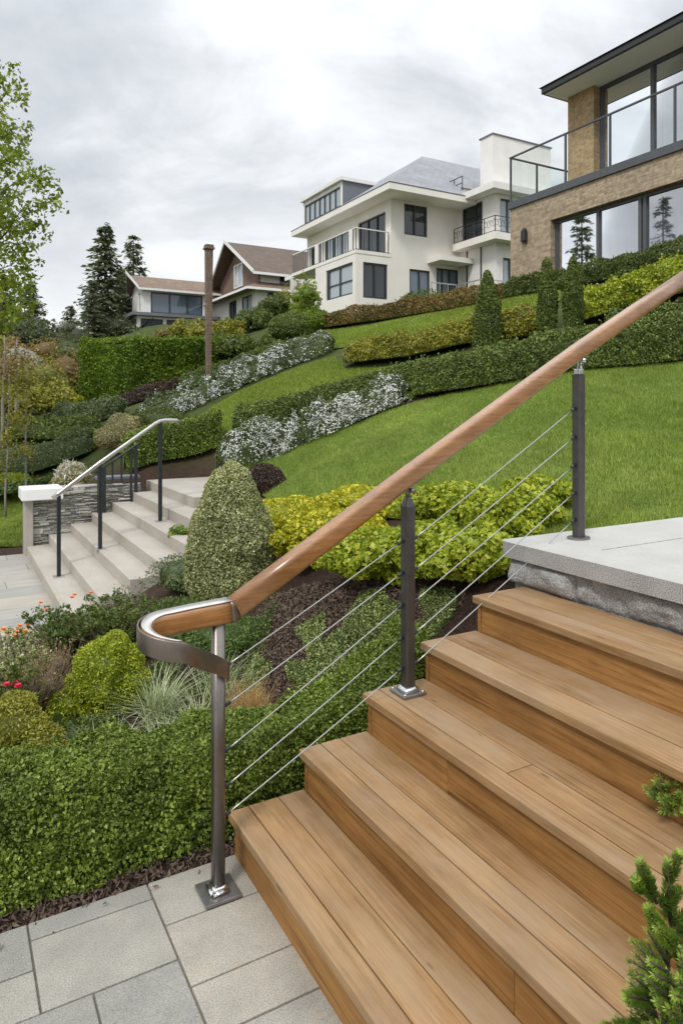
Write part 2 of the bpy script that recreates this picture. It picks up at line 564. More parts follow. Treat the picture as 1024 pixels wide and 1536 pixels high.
def blades(P, h, w, lean=.5, droop=.5, seg=2, vary=.4, updir=None):
    """tapered curved grass blades"""
    n = len(P)
    ang = rng.uniform(0, 2 * math.pi, n)
    D = np.stack([np.cos(ang), np.sin(ang), np.zeros(n)], 1)
    S = np.stack([-np.sin(ang), np.cos(ang), np.zeros(n)], 1)
    H = h * (1 + vary * rng.uniform(-1, 1, n))
    ln = lean * rng.uniform(.2, 1., n)
    vs = np.empty((n, seg * 2 + 1, 3))
    fs4 = []
    for i in range(seg + 1):
        t = i / seg
        off = D * (H * ln * t * (.5 + droop * t))[:, None]
        z = H * (t - droop * ln * t * t * .6)
        c = P + off
        c = c + np.stack([np.zeros(n), np.zeros(n), z], 1)
        wd = w * (1 - t) ** .7
        if i < seg:
            vs[:, 2 * i] = c - S * wd * .5
            vs[:, 2 * i + 1] = c + S * wd * .5
        else:
            vs[:, 2 * seg] = c
    k = seg * 2 + 1
    base = np.arange(n)[:, None] * k
    r = np.repeat(rng.uniform(0, 1, n), k)
    out = []
    V = vs.reshape(-1, 3)
    if seg > 1:
        Q = np.concatenate([base + np.array([[2 * i, 2 * i + 1, 2 * i + 3, 2 * i + 2]]) for i in range(seg - 1)])
    else:
        Q = None
    T = base + np.array([[2 * seg - 2, 2 * seg - 1, 2 * seg]])
    return V, Q, T, r


# ------------------------------------------------------------------ terrain
CTRL = []


def ct(u, v, Y):
    CTRL.append(at(u, v, Y))


def cb(b, a, z):
    x, y = W(b, a)
    CTRL.append((x, y, z))


for b in (-4, -2.5, -1.5, -.5, .3, .9):
    cb(b, 2.6, -.02)
    cb(b, 3.1, .0)
    cb(b, 1.0, -.08)
    cb(b, -2, -.1)
for q in ((1.5, 2.6, .02), (1.9, 3.1, .17), (2.4, 3.0, .5), (2.6, 2.75, .8), (3.4, 2.8, 1.0), (4.5, 2.8, 1.08), (6.5, 2.8, 1.35), (9, 2.0, 1.9), (9, -3, 1.6),
          (4, 1, .9), (3, 0, .6), (3, -4, .6), (.2, 4., -.05), (-1.5, 4., -.08), (-3, 4, -.1), (.6, 5., -.16), (.9, 6., -.28), (-1, 5.5, -.34), (-4, 5.5, -.36), (-1, 8, -.40), (-4, 8, -.42),
          (-2, 10.5, -.40), (-6, 10, -.40), (1.4, 5.2, .05), (1.0, 4., .1), (1.5, 4.2, .22), (1.7, 6.2, .1), (2.3, 6.4, .28), (3.3, 8, .52), (3.6, 9.5, .58), (2.6, 7.2, .35), (1, 7.2, -.4), (1, 10.9, -.36), (2.5, 11.0, .22)):
    cb(*q)
for q in ((500, 920, 4.3), (640, 900, 3.9), (345, 908, 5.3), (650, 775, 5.2), (760, 778, 4.8), (1024, 660, 6.2), (700, 700, 6.9),
          (1024, 548, 9.5), (860, 562, 9.8), (700, 592, 10.2), (600, 612, 10.6), (500, 651, 10.9), (420, 681, 10.9), (365, 702, 10.6), (312, 716, 10.9), (395, 738, 8.3),
          (195, 707, 11.6), (328, 700, 11.8), (340, 668, 12.2),
          (0, 813, 10.9), (60, 812, 10.9), (0, 752, 13.5), (60, 752, 13.3), (0, 712, 15.5), (60, 700, 15.2), (130, 690, 14.), (185, 684, 13.3), (130, 660, 15.8), (60, 652, 17), (0, 655, 17),
          (262, 652, 13.2), (300, 632, 13.8), (400, 588, 14.2), (500, 556, 14.5), (620, 546, 13.2), (700, 528, 12.6), (800, 512, 12.2), (900, 500, 11.8), (1024, 484, 11.3),
          (190, 655, 14.8), (220, 640, 15.), (350, 588, 15.6), (450, 547, 16.3), (500, 530, 16.6),
          (150, 624, 19), (210, 604, 19), (260, 592, 18.8), (340, 565, 18.2), (420, 541, 18.), (480, 523, 18.),
          (117, 612, 24), (160, 610, 22.5), (308, 562, 24), (312, 578, 17.2), (370, 542, 21.), (440, 514, 25),
          (480, 516, 19), (600, 481, 18.5), (700, 464, 18), (805, 446, 16.2), (475, 498, 20.3), (600, 478, 19.5), (700, 461, 19), (800, 441, 16.8),
          (880, 428, 15.2), (1024, 403, 12.9), (880, 452, 13.4), (1024, 430, 12.), (1200, 390, 11.5), (228, 522, 40), (180, 524, 40), (150, 532, 35), (262, 517, 40), (120, 542, 35), (250, 509, 50), (250, 506, 57), (200, 511, 52), (290, 501, 51), (330, 491, 50), (300, 497, 58),
          (0, 600, 22), (60, 606, 22), (0, 552, 28), (60, 556, 28), (110, 560, 30), (0, 530, 40), (80, 528, 45), (300, 505, 34), (450, 484, 29), (405, 512, 27),
          (384, 472, 55), (213, 508, 60), (130, 512, 60), (40, 520, 50), (500, 470, 34), (700, 440, 33), (-200, 535, 45), (-300, 560, 26), (-300, 640, 15)):
    ct(*q)
for b, a, z in ((14, 10, 4.75), (14, 5, 4.6), (20, 10, 5.2), (20, 0, 5.), (12, 2, 3.6), (17, 22, 5.6), (25, 25, 6.2), (17, 30, 6.1), (30, 40, 7.5), (40, 20, 8), (40, -10, 6), (15, 60, 9), (40, 80, 12), (0, 90, 10), (-40, 80, 8), (-60, 40, 4), (-40, 10, .2), (-20, 0, -.3), (-20, -10, -.3), (0, -15, -.2), (20, -20, 2.5), (100, 100, 18), (-100, 100, 9), (100, -60, 8), (-100, -60, -1), (0, 140, 13)):
    cb(b, a, z)
CT = np.array(CTRL)
_c2 = .6


def _phi(d2):
    return np.sqrt(d2 + _c2)


_X = CT[:, :2]
_D2 = ((_X[:, None] - _X[None]) ** 2).sum(2)
_n = len(_X)
_M = np.zeros((_n + 3, _n + 3))
_M[:_n, :_n] = -_phi(_D2) + np.eye(_n) * .02
_Pm = np.concatenate([np.ones((_n, 1)), _X], 1)
_M[:_n, _n:] = _Pm
_M[_n:, :_n] = _Pm.T
_sol = np.linalg.solve(_M, np.concatenate([CT[:, 2], np.zeros(3)]))


def H(xy):
    """ground height"""
    xy = np.atleast_2d(np.asarray(xy, float))[:, :2]
    out = np.empty(len(xy))
    for i in range(0, len(xy), 20000):
        q = xy[i:i + 20000]
        d2 = ((q[:, None] - _X[None]) ** 2).sum(2)
        out[i:i + 20000] = -_phi(d2) @ _sol[:_n] + np.concatenate([np.ones((len(q), 1)), q], 1) @ _sol[_n:]
    return out


def h1(x, y):
    return float(H([(x, y)])[0])


def ter(u, v, lo=3.2, hi=70):
    """point of the ground seen along one ray"""
    Ys = np.arange(lo, hi, .06)
    xy = np.stack([(u - CX) / F * Ys, Ys], 1)
    g = H(xy)
    z = CH + (HV - v) / F * Ys
    k = np.nonzero(z <= g)[0]
    i = k[0] if len(k) else int(np.argmin(np.abs(z - g)))
    return (xy[i, 0], xy[i, 1])


def pos(u, Y):
    x = (u - CX) / F * Y
    return (x, Y, h1(x, Y))


def axis(lo, hi, step, far, extra=()):
    v = list(np.arange(lo, hi + 1e-6, step)) + list(extra)
    s, x = step, hi
    while x < far:
        s *= 1.25
        x += s
        v.append(x)
    s, x = step, lo
    while x > -far:
        s *= 1.25
        x -= s
        v.append(x)
    return np.array(sorted(set(np.round(v, 4))))


gb = axis(-4, 9, .13, 420, (.94, .96, 2.47, 2.49))
ga = axis(-1, 14, .13, 420, (2.565, 2.58, 2.71, 2.735, 10.88, 10.91))
BB, AA = np.meshgrid(gb, ga)
bx, ax = BB.ravel(), AA.ravel()
gx = bx * CS - ax * SN
gy = bx * SN + ax * CS
far = np.hypot(gx, gy)
Q = np.stack([gx, gy], 1)
s = np.minimum(1, 130 / np.maximum(far, 1e-6))
gz = H(Q * s[:, None])


def cut(mask, zmax):
    global gz
    gz = np.where(mask, np.minimum(gz, zmax), gz)


cut((ax < 2.572) & (bx < .95), -.09)
cut((ax < 2.57) & (bx >= .95) & (bx < 2.48), -.09 + (bx - .95) * .45)
cut((ax < 2.72) & (bx >= 2.48) & (bx < 9), .72)
cut((bx < 1.0) & (bx > -9) & (ax > 5.9) & (ax < 10.9), -.43)
cut((bx > .9) & (bx < 3.15) & (ax > 6.95) & (ax < 10.85), -.45 + np.maximum(0, bx - 1.0) * .40)
cut((bx > 3.0) & (bx < 3.85) & (ax > 8.5) & (ax < 11.05), .48)
gz = gz + np.where((far > 2) & (far < 30), sn(np.stack([gx, gy, gz], 1), 2.5) * .012, 0)
nb, na = len(gb), len(ga)
idx = np.arange(nb * na).reshape(na, nb)
gq = np.stack([idx[:-1, :-1].ravel(), idx[:-1, 1:].ravel(), idx[1:, 1:].ravel(), idx[1:, :-1].ravel()], 1)

m, t, bs = newmat('mulch_soil_ground')
ob = t.add('ShaderNodeTexCoord').outputs['Object']
n1 = t.noise(ob, 55, 6, .7)
soil = t.ramp(n1, [(.3, (.018, .012, .009)), (.5, (.05, .032, .023)), (.72, (.105, .068, .048))])
soil = t.mix(.6, soil, t.ramp(t.noise(ob, 3, 4, .6), [(.3, (.6, .6, .6)), (.7, (1.25, 1.2, 1.15))]), 'MULTIPLY')
yy = t.add('ShaderNodeSeparateXYZ', ins={0: ob}).outputs[1]
gfar = t.ramp(t.noise(ob, 1.2, 6, .7), [(.3, (.035, .05, .016)), (.55, (.065, .085, .024)), (.75, (.11, .10, .045))])
fm = t.math('MULTIPLY', t.math('SUBTRACT', yy, 11.5), .5, clamp=True)
t.link(t.mix(fm, soil, gfar), bs.inputs['Base Color'])
bs.inputs['Roughness'].default_value = .95
bs.inputs['Specular IOR Level'].default_value = .15
bp = t.add('ShaderNodeBump', ins={'Strength': .9, 'Distance': .03, 'Height': n1})
t.link(bp.outputs[0], bs.inputs['Normal'])
ground = mesh_arrays('ground', [(np.stack([gx, gy, gz], 1), gq, 0, .5)], [m], smooth=True)
tag(ground, 'sloping garden ground of dark mulch and soil', 'ground', kind='structure')

# ------------------------------------------------------------------ lawns


def inside(poly, P):
    x, y = P[:, 0], P[:, 1]
    c = np.zeros(len(P), bool)
    n = len(poly)
    for i in range(n):
        x0, y0 = poly[i]
        x1, y1 = poly[(i + 1) % n]
        k = ((y0 > y) != (y1 > y))
        c ^= k & (x < (x1 - x0) * (y - y0) / (y1 - y0 + 1e-12) + x0)
    return c


def sheet(poly, step, lift):
    poly = [tuple(p) for p in poly]
    dense = []
    for i in range(len(poly)):
        p, q = Vector(poly[i]), Vector(poly[(i + 1) % len(poly)])
        k = max(1, int((q - p).length / step))
        dense += [p.lerp(q, j / k) for j in range(k)]
    P = np.array([tuple(p) for p in dense])
    lo, hi = P.min(0), P.max(0)
    g = np.stack(np.meshgrid(np.arange(lo[0], hi[0], step), np.arange(lo[1], hi[1], step)), -1).reshape(-1, 2)
    g = g[inside(poly, g)]
    n = len(dense)
    pts = [Vector(p) for p in dense] + [Vector(tuple(p)) for p in g]
    v, e, f, *_ = delaunay_2d_cdt(pts, [(i, (i + 1) % n) for i in range(n)], [], 1, 1e-5)
    V = np.array([tuple(p) for p in v])
    Z = H(V) + lift
    return np.concatenate([V, Z[:, None]], 1), np.array([x for x in f if len(x) == 3], int)


mlawn, t, bs = newmat('lawn_turf')
ob = t.add('ShaderNodeTexCoord').outputs['Object']
c = t.ramp(t.noise(ob, 40, 6, .7), [(.3, (.045, .085, .012)), (.6, (.095, .16, .02)), (.8, (.15, .21, .035))])
c = t.mix(.8, c, t.ramp(t.noise(ob, 1.1, 4, .6), [(.3, (.75, .8, .7)), (.7, (1.2, 1.15, 1.1))]), 'MULTIPLY')
t.link(c, bs.inputs['Base Color'])
bs.inputs['Roughness'].default_value = .9
bs.inputs['Specular IOR Level'].default_value = .15


def sample_tris(V, Tr, n):
    a, b, c = V[Tr[:, 0]], V[Tr[:, 1]], V[Tr[:, 2]]
    ar = np.linalg.norm(np.cross(b - a, c - a), axis=1)
    k = rng.choice(len(Tr), n, p=ar / ar.sum())
    r1 = np.sqrt(rng.uniform(size=n))[:, None]
    r2 = rng.uniform(size=n)[:, None]
    return a[k] * (1 - r1) + b[k] * (r1 * (1 - r2)) + c[k] * (r1 * r2), ar.sum() / 2


def lawn(poly, label, n, bh, bw, mat_, step=.22, near=None):
    V, Tr = sheet(poly, step, .02)
    o = mesh_arrays('lawn', [(V, Tr, 0, .5)], [mlawn], smooth=True)
    tag(o, label + ', its turf', 'lawn', kind='structure')
    P, area = sample_tris(V, Tr, n)
    if near:                                       # more blades where they show larger
        keep = rng.uniform(size=n) < np.clip(near / P[:, 1], .25, 1)
        P = P[keep]
    hh = bh * (1 + .3 * sn(P, 1.3) + .22 * sn(P, 5.))
    v, q, tr, r = blades(P, np.maximum(hh, bh * .4), bw, .9, .5, 1, .4)
    cl = np.repeat(np.clip(.5 + .5 * sn(P, .9) * .6 + .25 * sn(P, 6.), 0, 1), 3)
    r = np.clip(r * .5 + cl * .5, 0, 1)
    g = mesh_arrays('grass', [(v, tr, 0, r)], [mat_])
    tag(g, 'short mown grass blades covering the ' + label, 'grass', kind='stuff')


lw = [W(2.75, 2.745), W(9, 2.745), ter(1250, 514), ter(1024, 544), ter(940, 550), ter(860, 557), ter(780, 570), ter(700, 588), ter(650, 600), ter(600, 612), ter(550, 631), ter(500, 650), ter(460, 665), ter(420, 680), ter(365, 702), ter(335, 716), ter(352, 738), ter(400, 752), ter(470, 765), ter(560, 780), ter(680, 800)]
lawn(lw, 'broad sloping lawn behind the stairs', 480000, .036, .0042, L_lawn, .2, 5.)
up = [(262, 653), (282, 640), (320, 612), (350, 594), (400, 571), (450, 551), (500, 536), (520, 557), (600, 552), (700, 531), (800, 514), (900, 502), (1040, 488)]
UP = [ter(*p, lo=10) for p in up]
low = []
for u, v, Y in ((1040, 548, 9.75), (860, 562, 10.05), (700, 592, 10.5), (600, 612, 10.95), (500, 640, 11.5), (420, 655, 11.9), (340, 668, 12.4)):
    x, y, z = at(u, v, Y)
    low.append((x, y))
lawn(UP + low + [at(262, 660, 12.9)[:2]], 'middle lawn strip between the clipped hedge and the white flowers', 110000, .045, .009, L_lawn2, .3)
lawn([ter(*p, lo=14) for p in ((452, 527), (480, 528), (560, 515), (640, 500), (700, 490), (770, 470), (840, 452), (840, 438), (800, 443), (700, 463), (600, 480), (475, 499), (452, 512))],
     'narrow upper lawn below the orange hedge', 50000, .05, .012, L_lawn2, .4)
lawn([ter(*p, lo=9) for p in ((-120, 822), (62, 816), (70, 790), (75, 755), (40, 744), (-120, 742))], 'lower lawn beside the pale stone paving', 60000, .045, .009, L_lawn, .3)
lawn([ter(*p, lo=15) for p in ((112, 613), (130, 626), (160, 618), (215, 600), (250, 588), (230, 584), (160, 603))], 'small patch of lawn under the tall hedge', 15000, .05, .015, L_lawn2, .5)
pth = [ter(*p, lo=15) for p in ((362, 546), (400, 542), (446, 515), (425, 513))]
V, Tr = sheet(pth, .5, .06)
tag(mesh_arrays('path', [(V, Tr, 0, .5)], [concrete_path_m], smooth=True), 'pale concrete garden path climbing the bank', 'path', kind='structure')

# ------------------------------------------------------------------ built things
ORGS = {}
_build0 = MB.build


def _build(s, name, mats, parent=None, loc=None, rz=None):
    org = ORGS.get(parent.name, (0, 0, 0)) if parent is not None else (0, 0, 0)
    s.v = [(p[0] - org[0], p[1] - org[1], p[2] - org[2]) for p in s.v]
    o = _build0(s, name, mats, parent, loc, rz)
    ORGS[o.name] = org
    return o


MB.build = _build


def sthing(name, label, cat, b, a, z, group=None):
    x, y = W(b, a)
    o = thing(name, label, cat, (x, y, z), TH, group)
    ORGS[o.name] = (b, a, z)
    return o


# front paving: bevelled slabs over a bed of grout, one sheet of the setting
mb = MB()
g = .0032
slabs = []
for b0, b1, rows in ((.639, 1.02, (2.572, 2.33, 2.046, 1.855, 1.5, 1.15, .8)), (.237, .639, (2.572, 2.482, 2.17)), (.38, .639, (2.17, 1.82, 1.5, 1.1)), (.0, .38, (2.17, 1.9, 1.45, 1.1)),
                     (-.25, .237, (2.572, 2.35)), (-.1, .237, (2.35, 2.17)), (-.45, -.25, (2.572, 2.2)), (-.45, -.1, (2.2, 2.17)), (-.45, 0., (2.17, 1.7, 1.2)), (-1.0, -.45, (2.572, 2.2, 1.8, 1.3)), (-1.6, -1.0, (2.572, 2.1, 1.6))):
    if (b0, b1) == (-.25, .237):
        rows = (2.572, 2.35)
    for i in range(len(rows) - 1):
        slabs.append((b0, b1, rows[i + 1], rows[i]))
slabs = [q for q in slabs if q not in ((-.45, -.1, 2.17, 2.2), (-.45, -.25, 2.2, 2.572), (-.1, .237, 2.17, 2.35))]
slabs += [(-.45, -.25, 2.35, 2.572), (-.45, .237, 2.17, 2.35)]
for b0, b1, a0, a1 in slabs:
    mb.box(b0 + g, b1 - g, a0 + g, a1 - g, -.05, 0 + random.uniform(-.001, .001), 0, .003)
mb.box(-6, 1.0, -4, 2.57, -.085, -.008, 1)
for b in np.arange(-6, -1.65, .6):
    mb.box(b + g, b + .6 - g, 1.2, 2.572, -.05, 0, 0, .003)
for b in np.arange(-6, .9, .6):
    for a in np.arange(-4, .7, .5):
        mb.box(b + g, min(b + .6, 1.0) - g, a + g, min(a + .5, .8) - g, -.05, 0, 0, .003)

pav, t, bs = newmat('granite_paver')
ob = t.add('ShaderNodeTexCoord').outputs['Object']
rn = t.add('ShaderNodeAttribute', attribute_name='rnd').outputs['Fac']
c = t.ramp(rn, [(0, (.235, .232, .214)), (.5, (.298, .288, .255)), (1, (.345, .318, .27))])
sp = t.noise(ob, 210, 3, .75)
c = t.mix(1., c, t.ramp(sp, [(.32, (.55,) * 3), (.5, (1, 1, 1)), (.68, (1.32,) * 3)]), 'MULTIPLY')
c = t.mix(.8, c, t.ramp(t.noise(ob, 4.5, 6, .65), [(.28, (.72, .72, .72)), (.6, (1.06, 1.05, 1.03))]), 'MULTIPLY')
c = t.mix(t.math('MULTIPLY', t.ramp(t.noise(ob, 7, 5, .7), [(.55, (0, 0, 0)), (.75, (1, 1, 1))]), .3), c, (.40, .31, .20))
t.link(c, bs.inputs['Base Color'])
bs.inputs['Roughness'].default_value = .78
bp = t.add('ShaderNodeBump', ins={'Strength': .35, 'Distance': .004, 'Height': sp})
t.link(bp.outputs[0], bs.inputs['Normal'])
grout = pbr('grey_brown_grout', (.20, .18, .145), (.12, .105, .085), 40, .95, 0, .5, 120)
o = mb.build('paving', [pav, grout], None, (0, 0, 0), TH)
tag(o, 'speckled grey granite paving at the foot of the wooden stairs', 'paving', kind='structure')

# lower paving by the stone steps
mb = MB()
a = 5.9
k = 0
while a < 10.87:
    w_ = (.42, .36, .5)[k % 3]
    b = -9 + (k * .37) % .8
    while b < .985:
        l_ = random.uniform(.7, 1.15)
        mb.box(b + .003, min(b + l_, .988) - .003, a + .003, min(a + w_, 10.88) - .003, -.40, -.35 + random.uniform(-.001, .001), 0, .003)
        b += l_
    a += w_
    k += 1
mb.box(-9.3, .985, 5.9, 10.88, -.41, -.356, 1)
pav2, t, bs = newmat('pale_sandstone_paver')
ob = t.add('ShaderNodeTexCoord').outputs['Object']
rn = t.add('ShaderNodeAttribute', attribute_name='rnd').outputs['Fac']
c = t.ramp(rn, [(0, (.28, .28, .262)), (.6, (.34, .326, .295)), (1, (.385, .35, .29))])
c = t.mix(.8, c, t.ramp(t.noise(t.mapping(ob, (1, 5, 1)), 2.2, 6, .65), [(.3, (.8, .8, .8)), (.65, (1.08, 1.07, 1.05))]), 'MULTIPLY')
t.link(c, bs.inputs['Base Color'])
bs.inputs['Roughness'].default_value = .65
o = mb.build('paving', [pav2, grout], None, (0, 0, 0), TH)
tag(o, 'pale sandstone paving at the foot of the stone steps', 'paving', kind='structure')

# ---- wooden staircase
T0, RUN, RISE, AL, AR = .954, .306, .17, 2.575, .88
st = sthing('wooden_staircase', 'wide wooden staircase with five brown plank treads rising to the granite landing', 'staircase', T0, 1.7, 0)
cuts = [(.084, .213), (.10, .192), (.082, .20), (.134,), (.134,)]
for n in range(1, 6):
    b0 = T0 + RUN * (n - 1)
    z = RISE * n
    end = RUN + .022 if n < 5 else RUN + .03
    ed = [0] + list(cuts[n - 1]) + [end]
    mb = MB()
    for i in range(len(ed) - 1):
        lo, hi = ed[i] + (.002 if i else 0), ed[i + 1] - .002
        segs = [(AR, AL)]
        if n == 3 and i == 1:
            segs = [(AR, 1.768), (1.772, AL)]
        for s0, s1 in segs:
            mb.box(b0 + lo, b0 + hi, s0, s1, z - .034, z, 0, .0035 if i == 0 else .002)
    mb.build('tread', wood_tread, st)
    mb = MB()
    jn = {2: 1.35, 3: 2.016, 5: 1.2}.get(n)
    zz = z - RISE - .03 if n > 1 else -.03
    for s0, s1 in (((AR + .012, AL - .014),) if jn is None else ((AR + .012, jn - .001), (jn + .001, AL - .014))):
        mb.box(b0 + .022, b0 + .044, s0, s1, zz, z - .0345, 0, .0015)
    mb.build('riser', wood_riser, st)
for s in (AL - .040, AR + .014):
    mb = MB()
    for n in range(1, 6):
        b0 = T0 + RUN * (n - 1)
        mb.box(b0 + .046 - (.0 if n == 1 else .028), b0 + RUN + .017, s, s + .022, -.09, RISE * n - .036, 0, 0, .4)
    mb.build('stringer', wood_riser, st)

# ---- granite landing
LZ = 1.06
LB = T0 + 5 * RUN
ld = sthing('stone_landing', 'grey granite landing with rough rock faced front at the top of the wooden stairs', 'landing', LB, 2.73, .85)


def slab(b0, b1, a0, a1):
    q = MB()
    q.box(b0, b1, a0, a1, LZ - .078, LZ, 0, .006)
    for i, f in enumerate(q.f):
        zs = [q.v[j][2] for j in f]
        q.m[i] = 0 if min(zs) > LZ - .004 else 1
    return q.build('paving_slab', [granite_top, granite_edge], ld)


for a0, a1 in ((1.2, 2.292), (.2, 1.197), (-.8, .197), (-1.8, -.803)):
    slab(LB + .258, LB + 1.25, a0, a1)
    slab(LB + 1.253, LB + 2.5, a0, a1)
    slab(LB + 2.503, LB + 4.5, a0, a1)
slab(LB + 1.60, LB + 3.2, 2.295, 2.73)
slab(LB, LB + .254, AR - .4, 1.05)
slab(LB + 3.203, LB + 4.5, 2.295, 2.73)
# corner slab with a rounded nose
q = MB()
r_ = .05
pts = [(LB, 1.053)]
pts += [(LB + r_ - r_ * math.cos(k * math.pi / 12), 2.73 - r_ + r_ * math.sin(k * math.pi / 12)) for k in range(7)]
pts += [(LB + 1.597, 2.73), (LB + 1.597, 2.295), (LB + .254, 2.295), (LB + .254, 1.053)]
q.prism(pts, 'z', LZ - .078, LZ, 1)
q.m[1] = 0
q.m[0] = 1
q.build('paving_slab', [granite_top, granite_edge], ld)


def rock(b, a0, a1, z0, z1, parent, bulge=.03, facing='b', mat_=None, name='rock_faced_block', sd=0.):
    na_, nz_ = max(6, int((a1 - a0) / .012)), max(5, int((z1 - z0) / .012))
    u = np.linspace(0, 1, na_)
    w = np.linspace(0, 1, nz_)
    U, Wd = np.meshgrid(u, w)
    e = np.clip(np.minimum(np.minimum(U * (a1 - a0), (1 - U) * (a1 - a0)), np.minimum(Wd, 1 - Wd) * (z1 - z0)) / .03, 0, 1)
    P = np.stack([np.full(U.size, sd), (a0 + U * (a1 - a0)).ravel(), (z0 + Wd * (z1 - z0)).ravel()], 1)
    d = (e.ravel() ** .6) * bulge * (1 + .8 * sn(P, 5) + .45 * sn(P, 14) + .25 * sn(P + 3, 40)) + .002 * sn(P, 70)
    if facing == 'b':
        V = np.stack([b - d, P[:, 1], P[:, 2]], 1)
    elif facing == 'a-':
        V = np.stack([P[:, 1], b - d, P[:, 2]], 1)
    else:
        V = np.stack([P[:, 1], b + d, P[:, 2]], 1)
    V -= np.array(ORGS[parent.name])
    i = np.arange(na_ * nz_).reshape(nz_, na_)
    fq = np.stack([i[:-1, :-1].ravel(), i[:-1, 1:].ravel(), i[1:, 1:].ravel(), i[1:, :-1].ravel()], 1)
    return mesh_arrays(name, [(V, fq, 0, .5)], [mat_ or granite_rock], parent, smooth=True)


for i, (a0, a1) in enumerate(((2.266, 2.685), (1.62, 2.263), (.95, 1.617), (.3, .947))):
    rock(LB + .055, a0, a1, .845, LZ - .079, ld, .028, sd=i * 3.1)
mb = MB()
mb.box(LB + .056, LB + 4.4, .3, 2.665, .4, LZ - .08)
mb.build('core_wall', granite_edge, ld)
for i, b0 in enumerate((LB + .06, LB + .7, LB + 1.4)):
    rock(2.672, b0, b0 + .64, .5, LZ - .08, ld, .02, 'a+', sd=i * 2.3 + 9)

# ---- stair railing
NB, NA_ = .849, 2.394
P2 = (1.735, 2.475)
P3 = (2.872, 2.55)
rl = sthing('stair_railing', 'railing of the wooden stairs with oiled wood handrail, three metal posts and steel cables', 'railing', NB, NA_, 0)


def rrect(w, h, r, n=4):
    pts = []
    for cx, cy, a0 in ((w / 2 - r, h / 2 - r, 0), (-w / 2 + r, h / 2 - r, 90), (-w / 2 + r, -h / 2 + r, 180), (w / 2 - r, -h / 2 + r, 270)):
        for k in range(n + 1):
            q = R(a0 + 90 * k / n)
            pts.append((cx + r * math.cos(q), cy + r * math.sin(q)))
    return pts


def railz(b):
    return 1.01 + (b - .90) * .533 if b < P2[0] else 1.01 + (P2[0] - .9) * .533 + (min(b, P3[0]) - P2[0]) * .517 + max(0, b - P3[0]) * .485


def raila(b):
    return 2.399 + (b - .9) * .0775


railprof = rrect(.070, .082, .020, 5)
path = [(b, raila(b), railz(b)) for b in (.912, 1.2, 1.5, P2[0], 2.1, 2.5, 2.9, 3.4, 4.4)]
hr = MB().sweep(path, railprof).build('handrail', wood_rail, rl)
# level return that turns round towards the newel
lv = [(.893, 2.3985, 1.01), (.84, 2.396, 1.008), (.75, 2.394, 1.005), (.67, 2.392, 1.0)]
cb_, ca_, rr = .672, 2.322, .070
for k in range(1, 10):
    q = R(90 + 17 * k)
    pass
RO = rr + .035
NK = 24
sc_ = [(1, 1)] * 4
for k in range(1, NK + 1):
    f_ = k / NK
    th = R(90 + 176 * f_)
    wk = max(.06, 1 - .97 * f_ ** 1.1)
    rc_ = RO - .035 * wk
    lv.append((cb_ + rc_ * 1.12 * math.cos(th), ca_ + rc_ * math.sin(th), 1.0 - .052 * f_ ** 1.6 + .041 * .5 * f_ * f_))
    sc_.append((wk, 1 - .5 * f_ * f_))
MB().sweep(lv, railprof, 0, sc_).build('handrail_return', wood_rail, rl)
q = MB().sweep([(.889, 2.3984, 1.0096), (.899, 2.399, 1.0105), (.908, 2.3997, 1.0145)], rrect(.0735, .0855, .021, 5)).build('joint_collar', metal_band, rl)
# steel band from the outside of the turn down to the newel
bp_ = []
for k in range(0, 25):
    f_ = k / 24
    th = R(96 + 174 * f_)
    bp_.append((cb_ + (RO + .0045) * 1.12 * math.cos(th), ca_ + (RO + .0045) * math.sin(th), 1.004 - .054 * f_ ** 1.6))
e = bp_[-1]
for k in range(1, 15):
    f_ = k / 14
    bp_.append((e[0] + (.880 - e[0]) * f_, e[1] + (NA_ - .031 - e[1]) * (f_ * f_ * (3 - 2 * f_)), e[2] + (.800 - e[2]) * (f_ * .9 + .1 * f_ * f_)))
MB().sweep(bp_, rrect(.007, .068, .0025, 2), 0, None, (0, 0, 1), True, None, True).build('end_band', metal_band, rl)
# thin pale strip added for the silvery sky sheen on the turn's wooden top
MB().sweep([(p[0], p[1], p[2] + .041 * s_[1]) for p, s_ in zip(lv, sc_)], [(-.030, -.001), (.030, -.001), (.029, .0012), (-.029, .0012)], 0, [(max(.2, s_[0]), 1) for s_ in sc_], (0, 0, 1), True).build('sheen_strip', sheen_m, rl)

n_ = MB().sweep([(NB, NA_, .012), (NB, NA_, railz(.9) - .04)], rrect(.046, .046, .014, 3), 0, None, (0, 1, 0)).build('post', metal_newel, rl)
MB().box(NB - .066, NB + .066, NA_ - .066, NA_ + .066, .001, .013, 0, .002).build('base_plate', plate_m, n_)
mb = MB()
mb.sweep([(NB, NA_, .013), (NB, NA_, .030), (NB, NA_, .036)], rrect(.064, .064, .018, 4), 0, [(1, 1), (.98, .98), (.80, .80)], (0, 1, 0))
mb.tube([(NB - .03, NA_ - .035, .02), (NB + .03, NA_ - .035, .022)], .006)
mb.tube([(NB - .033, NA_ + .03, .02), (NB - .033, NA_ - .03, .022)], .006)
mb.build('collar', chrome, n_)

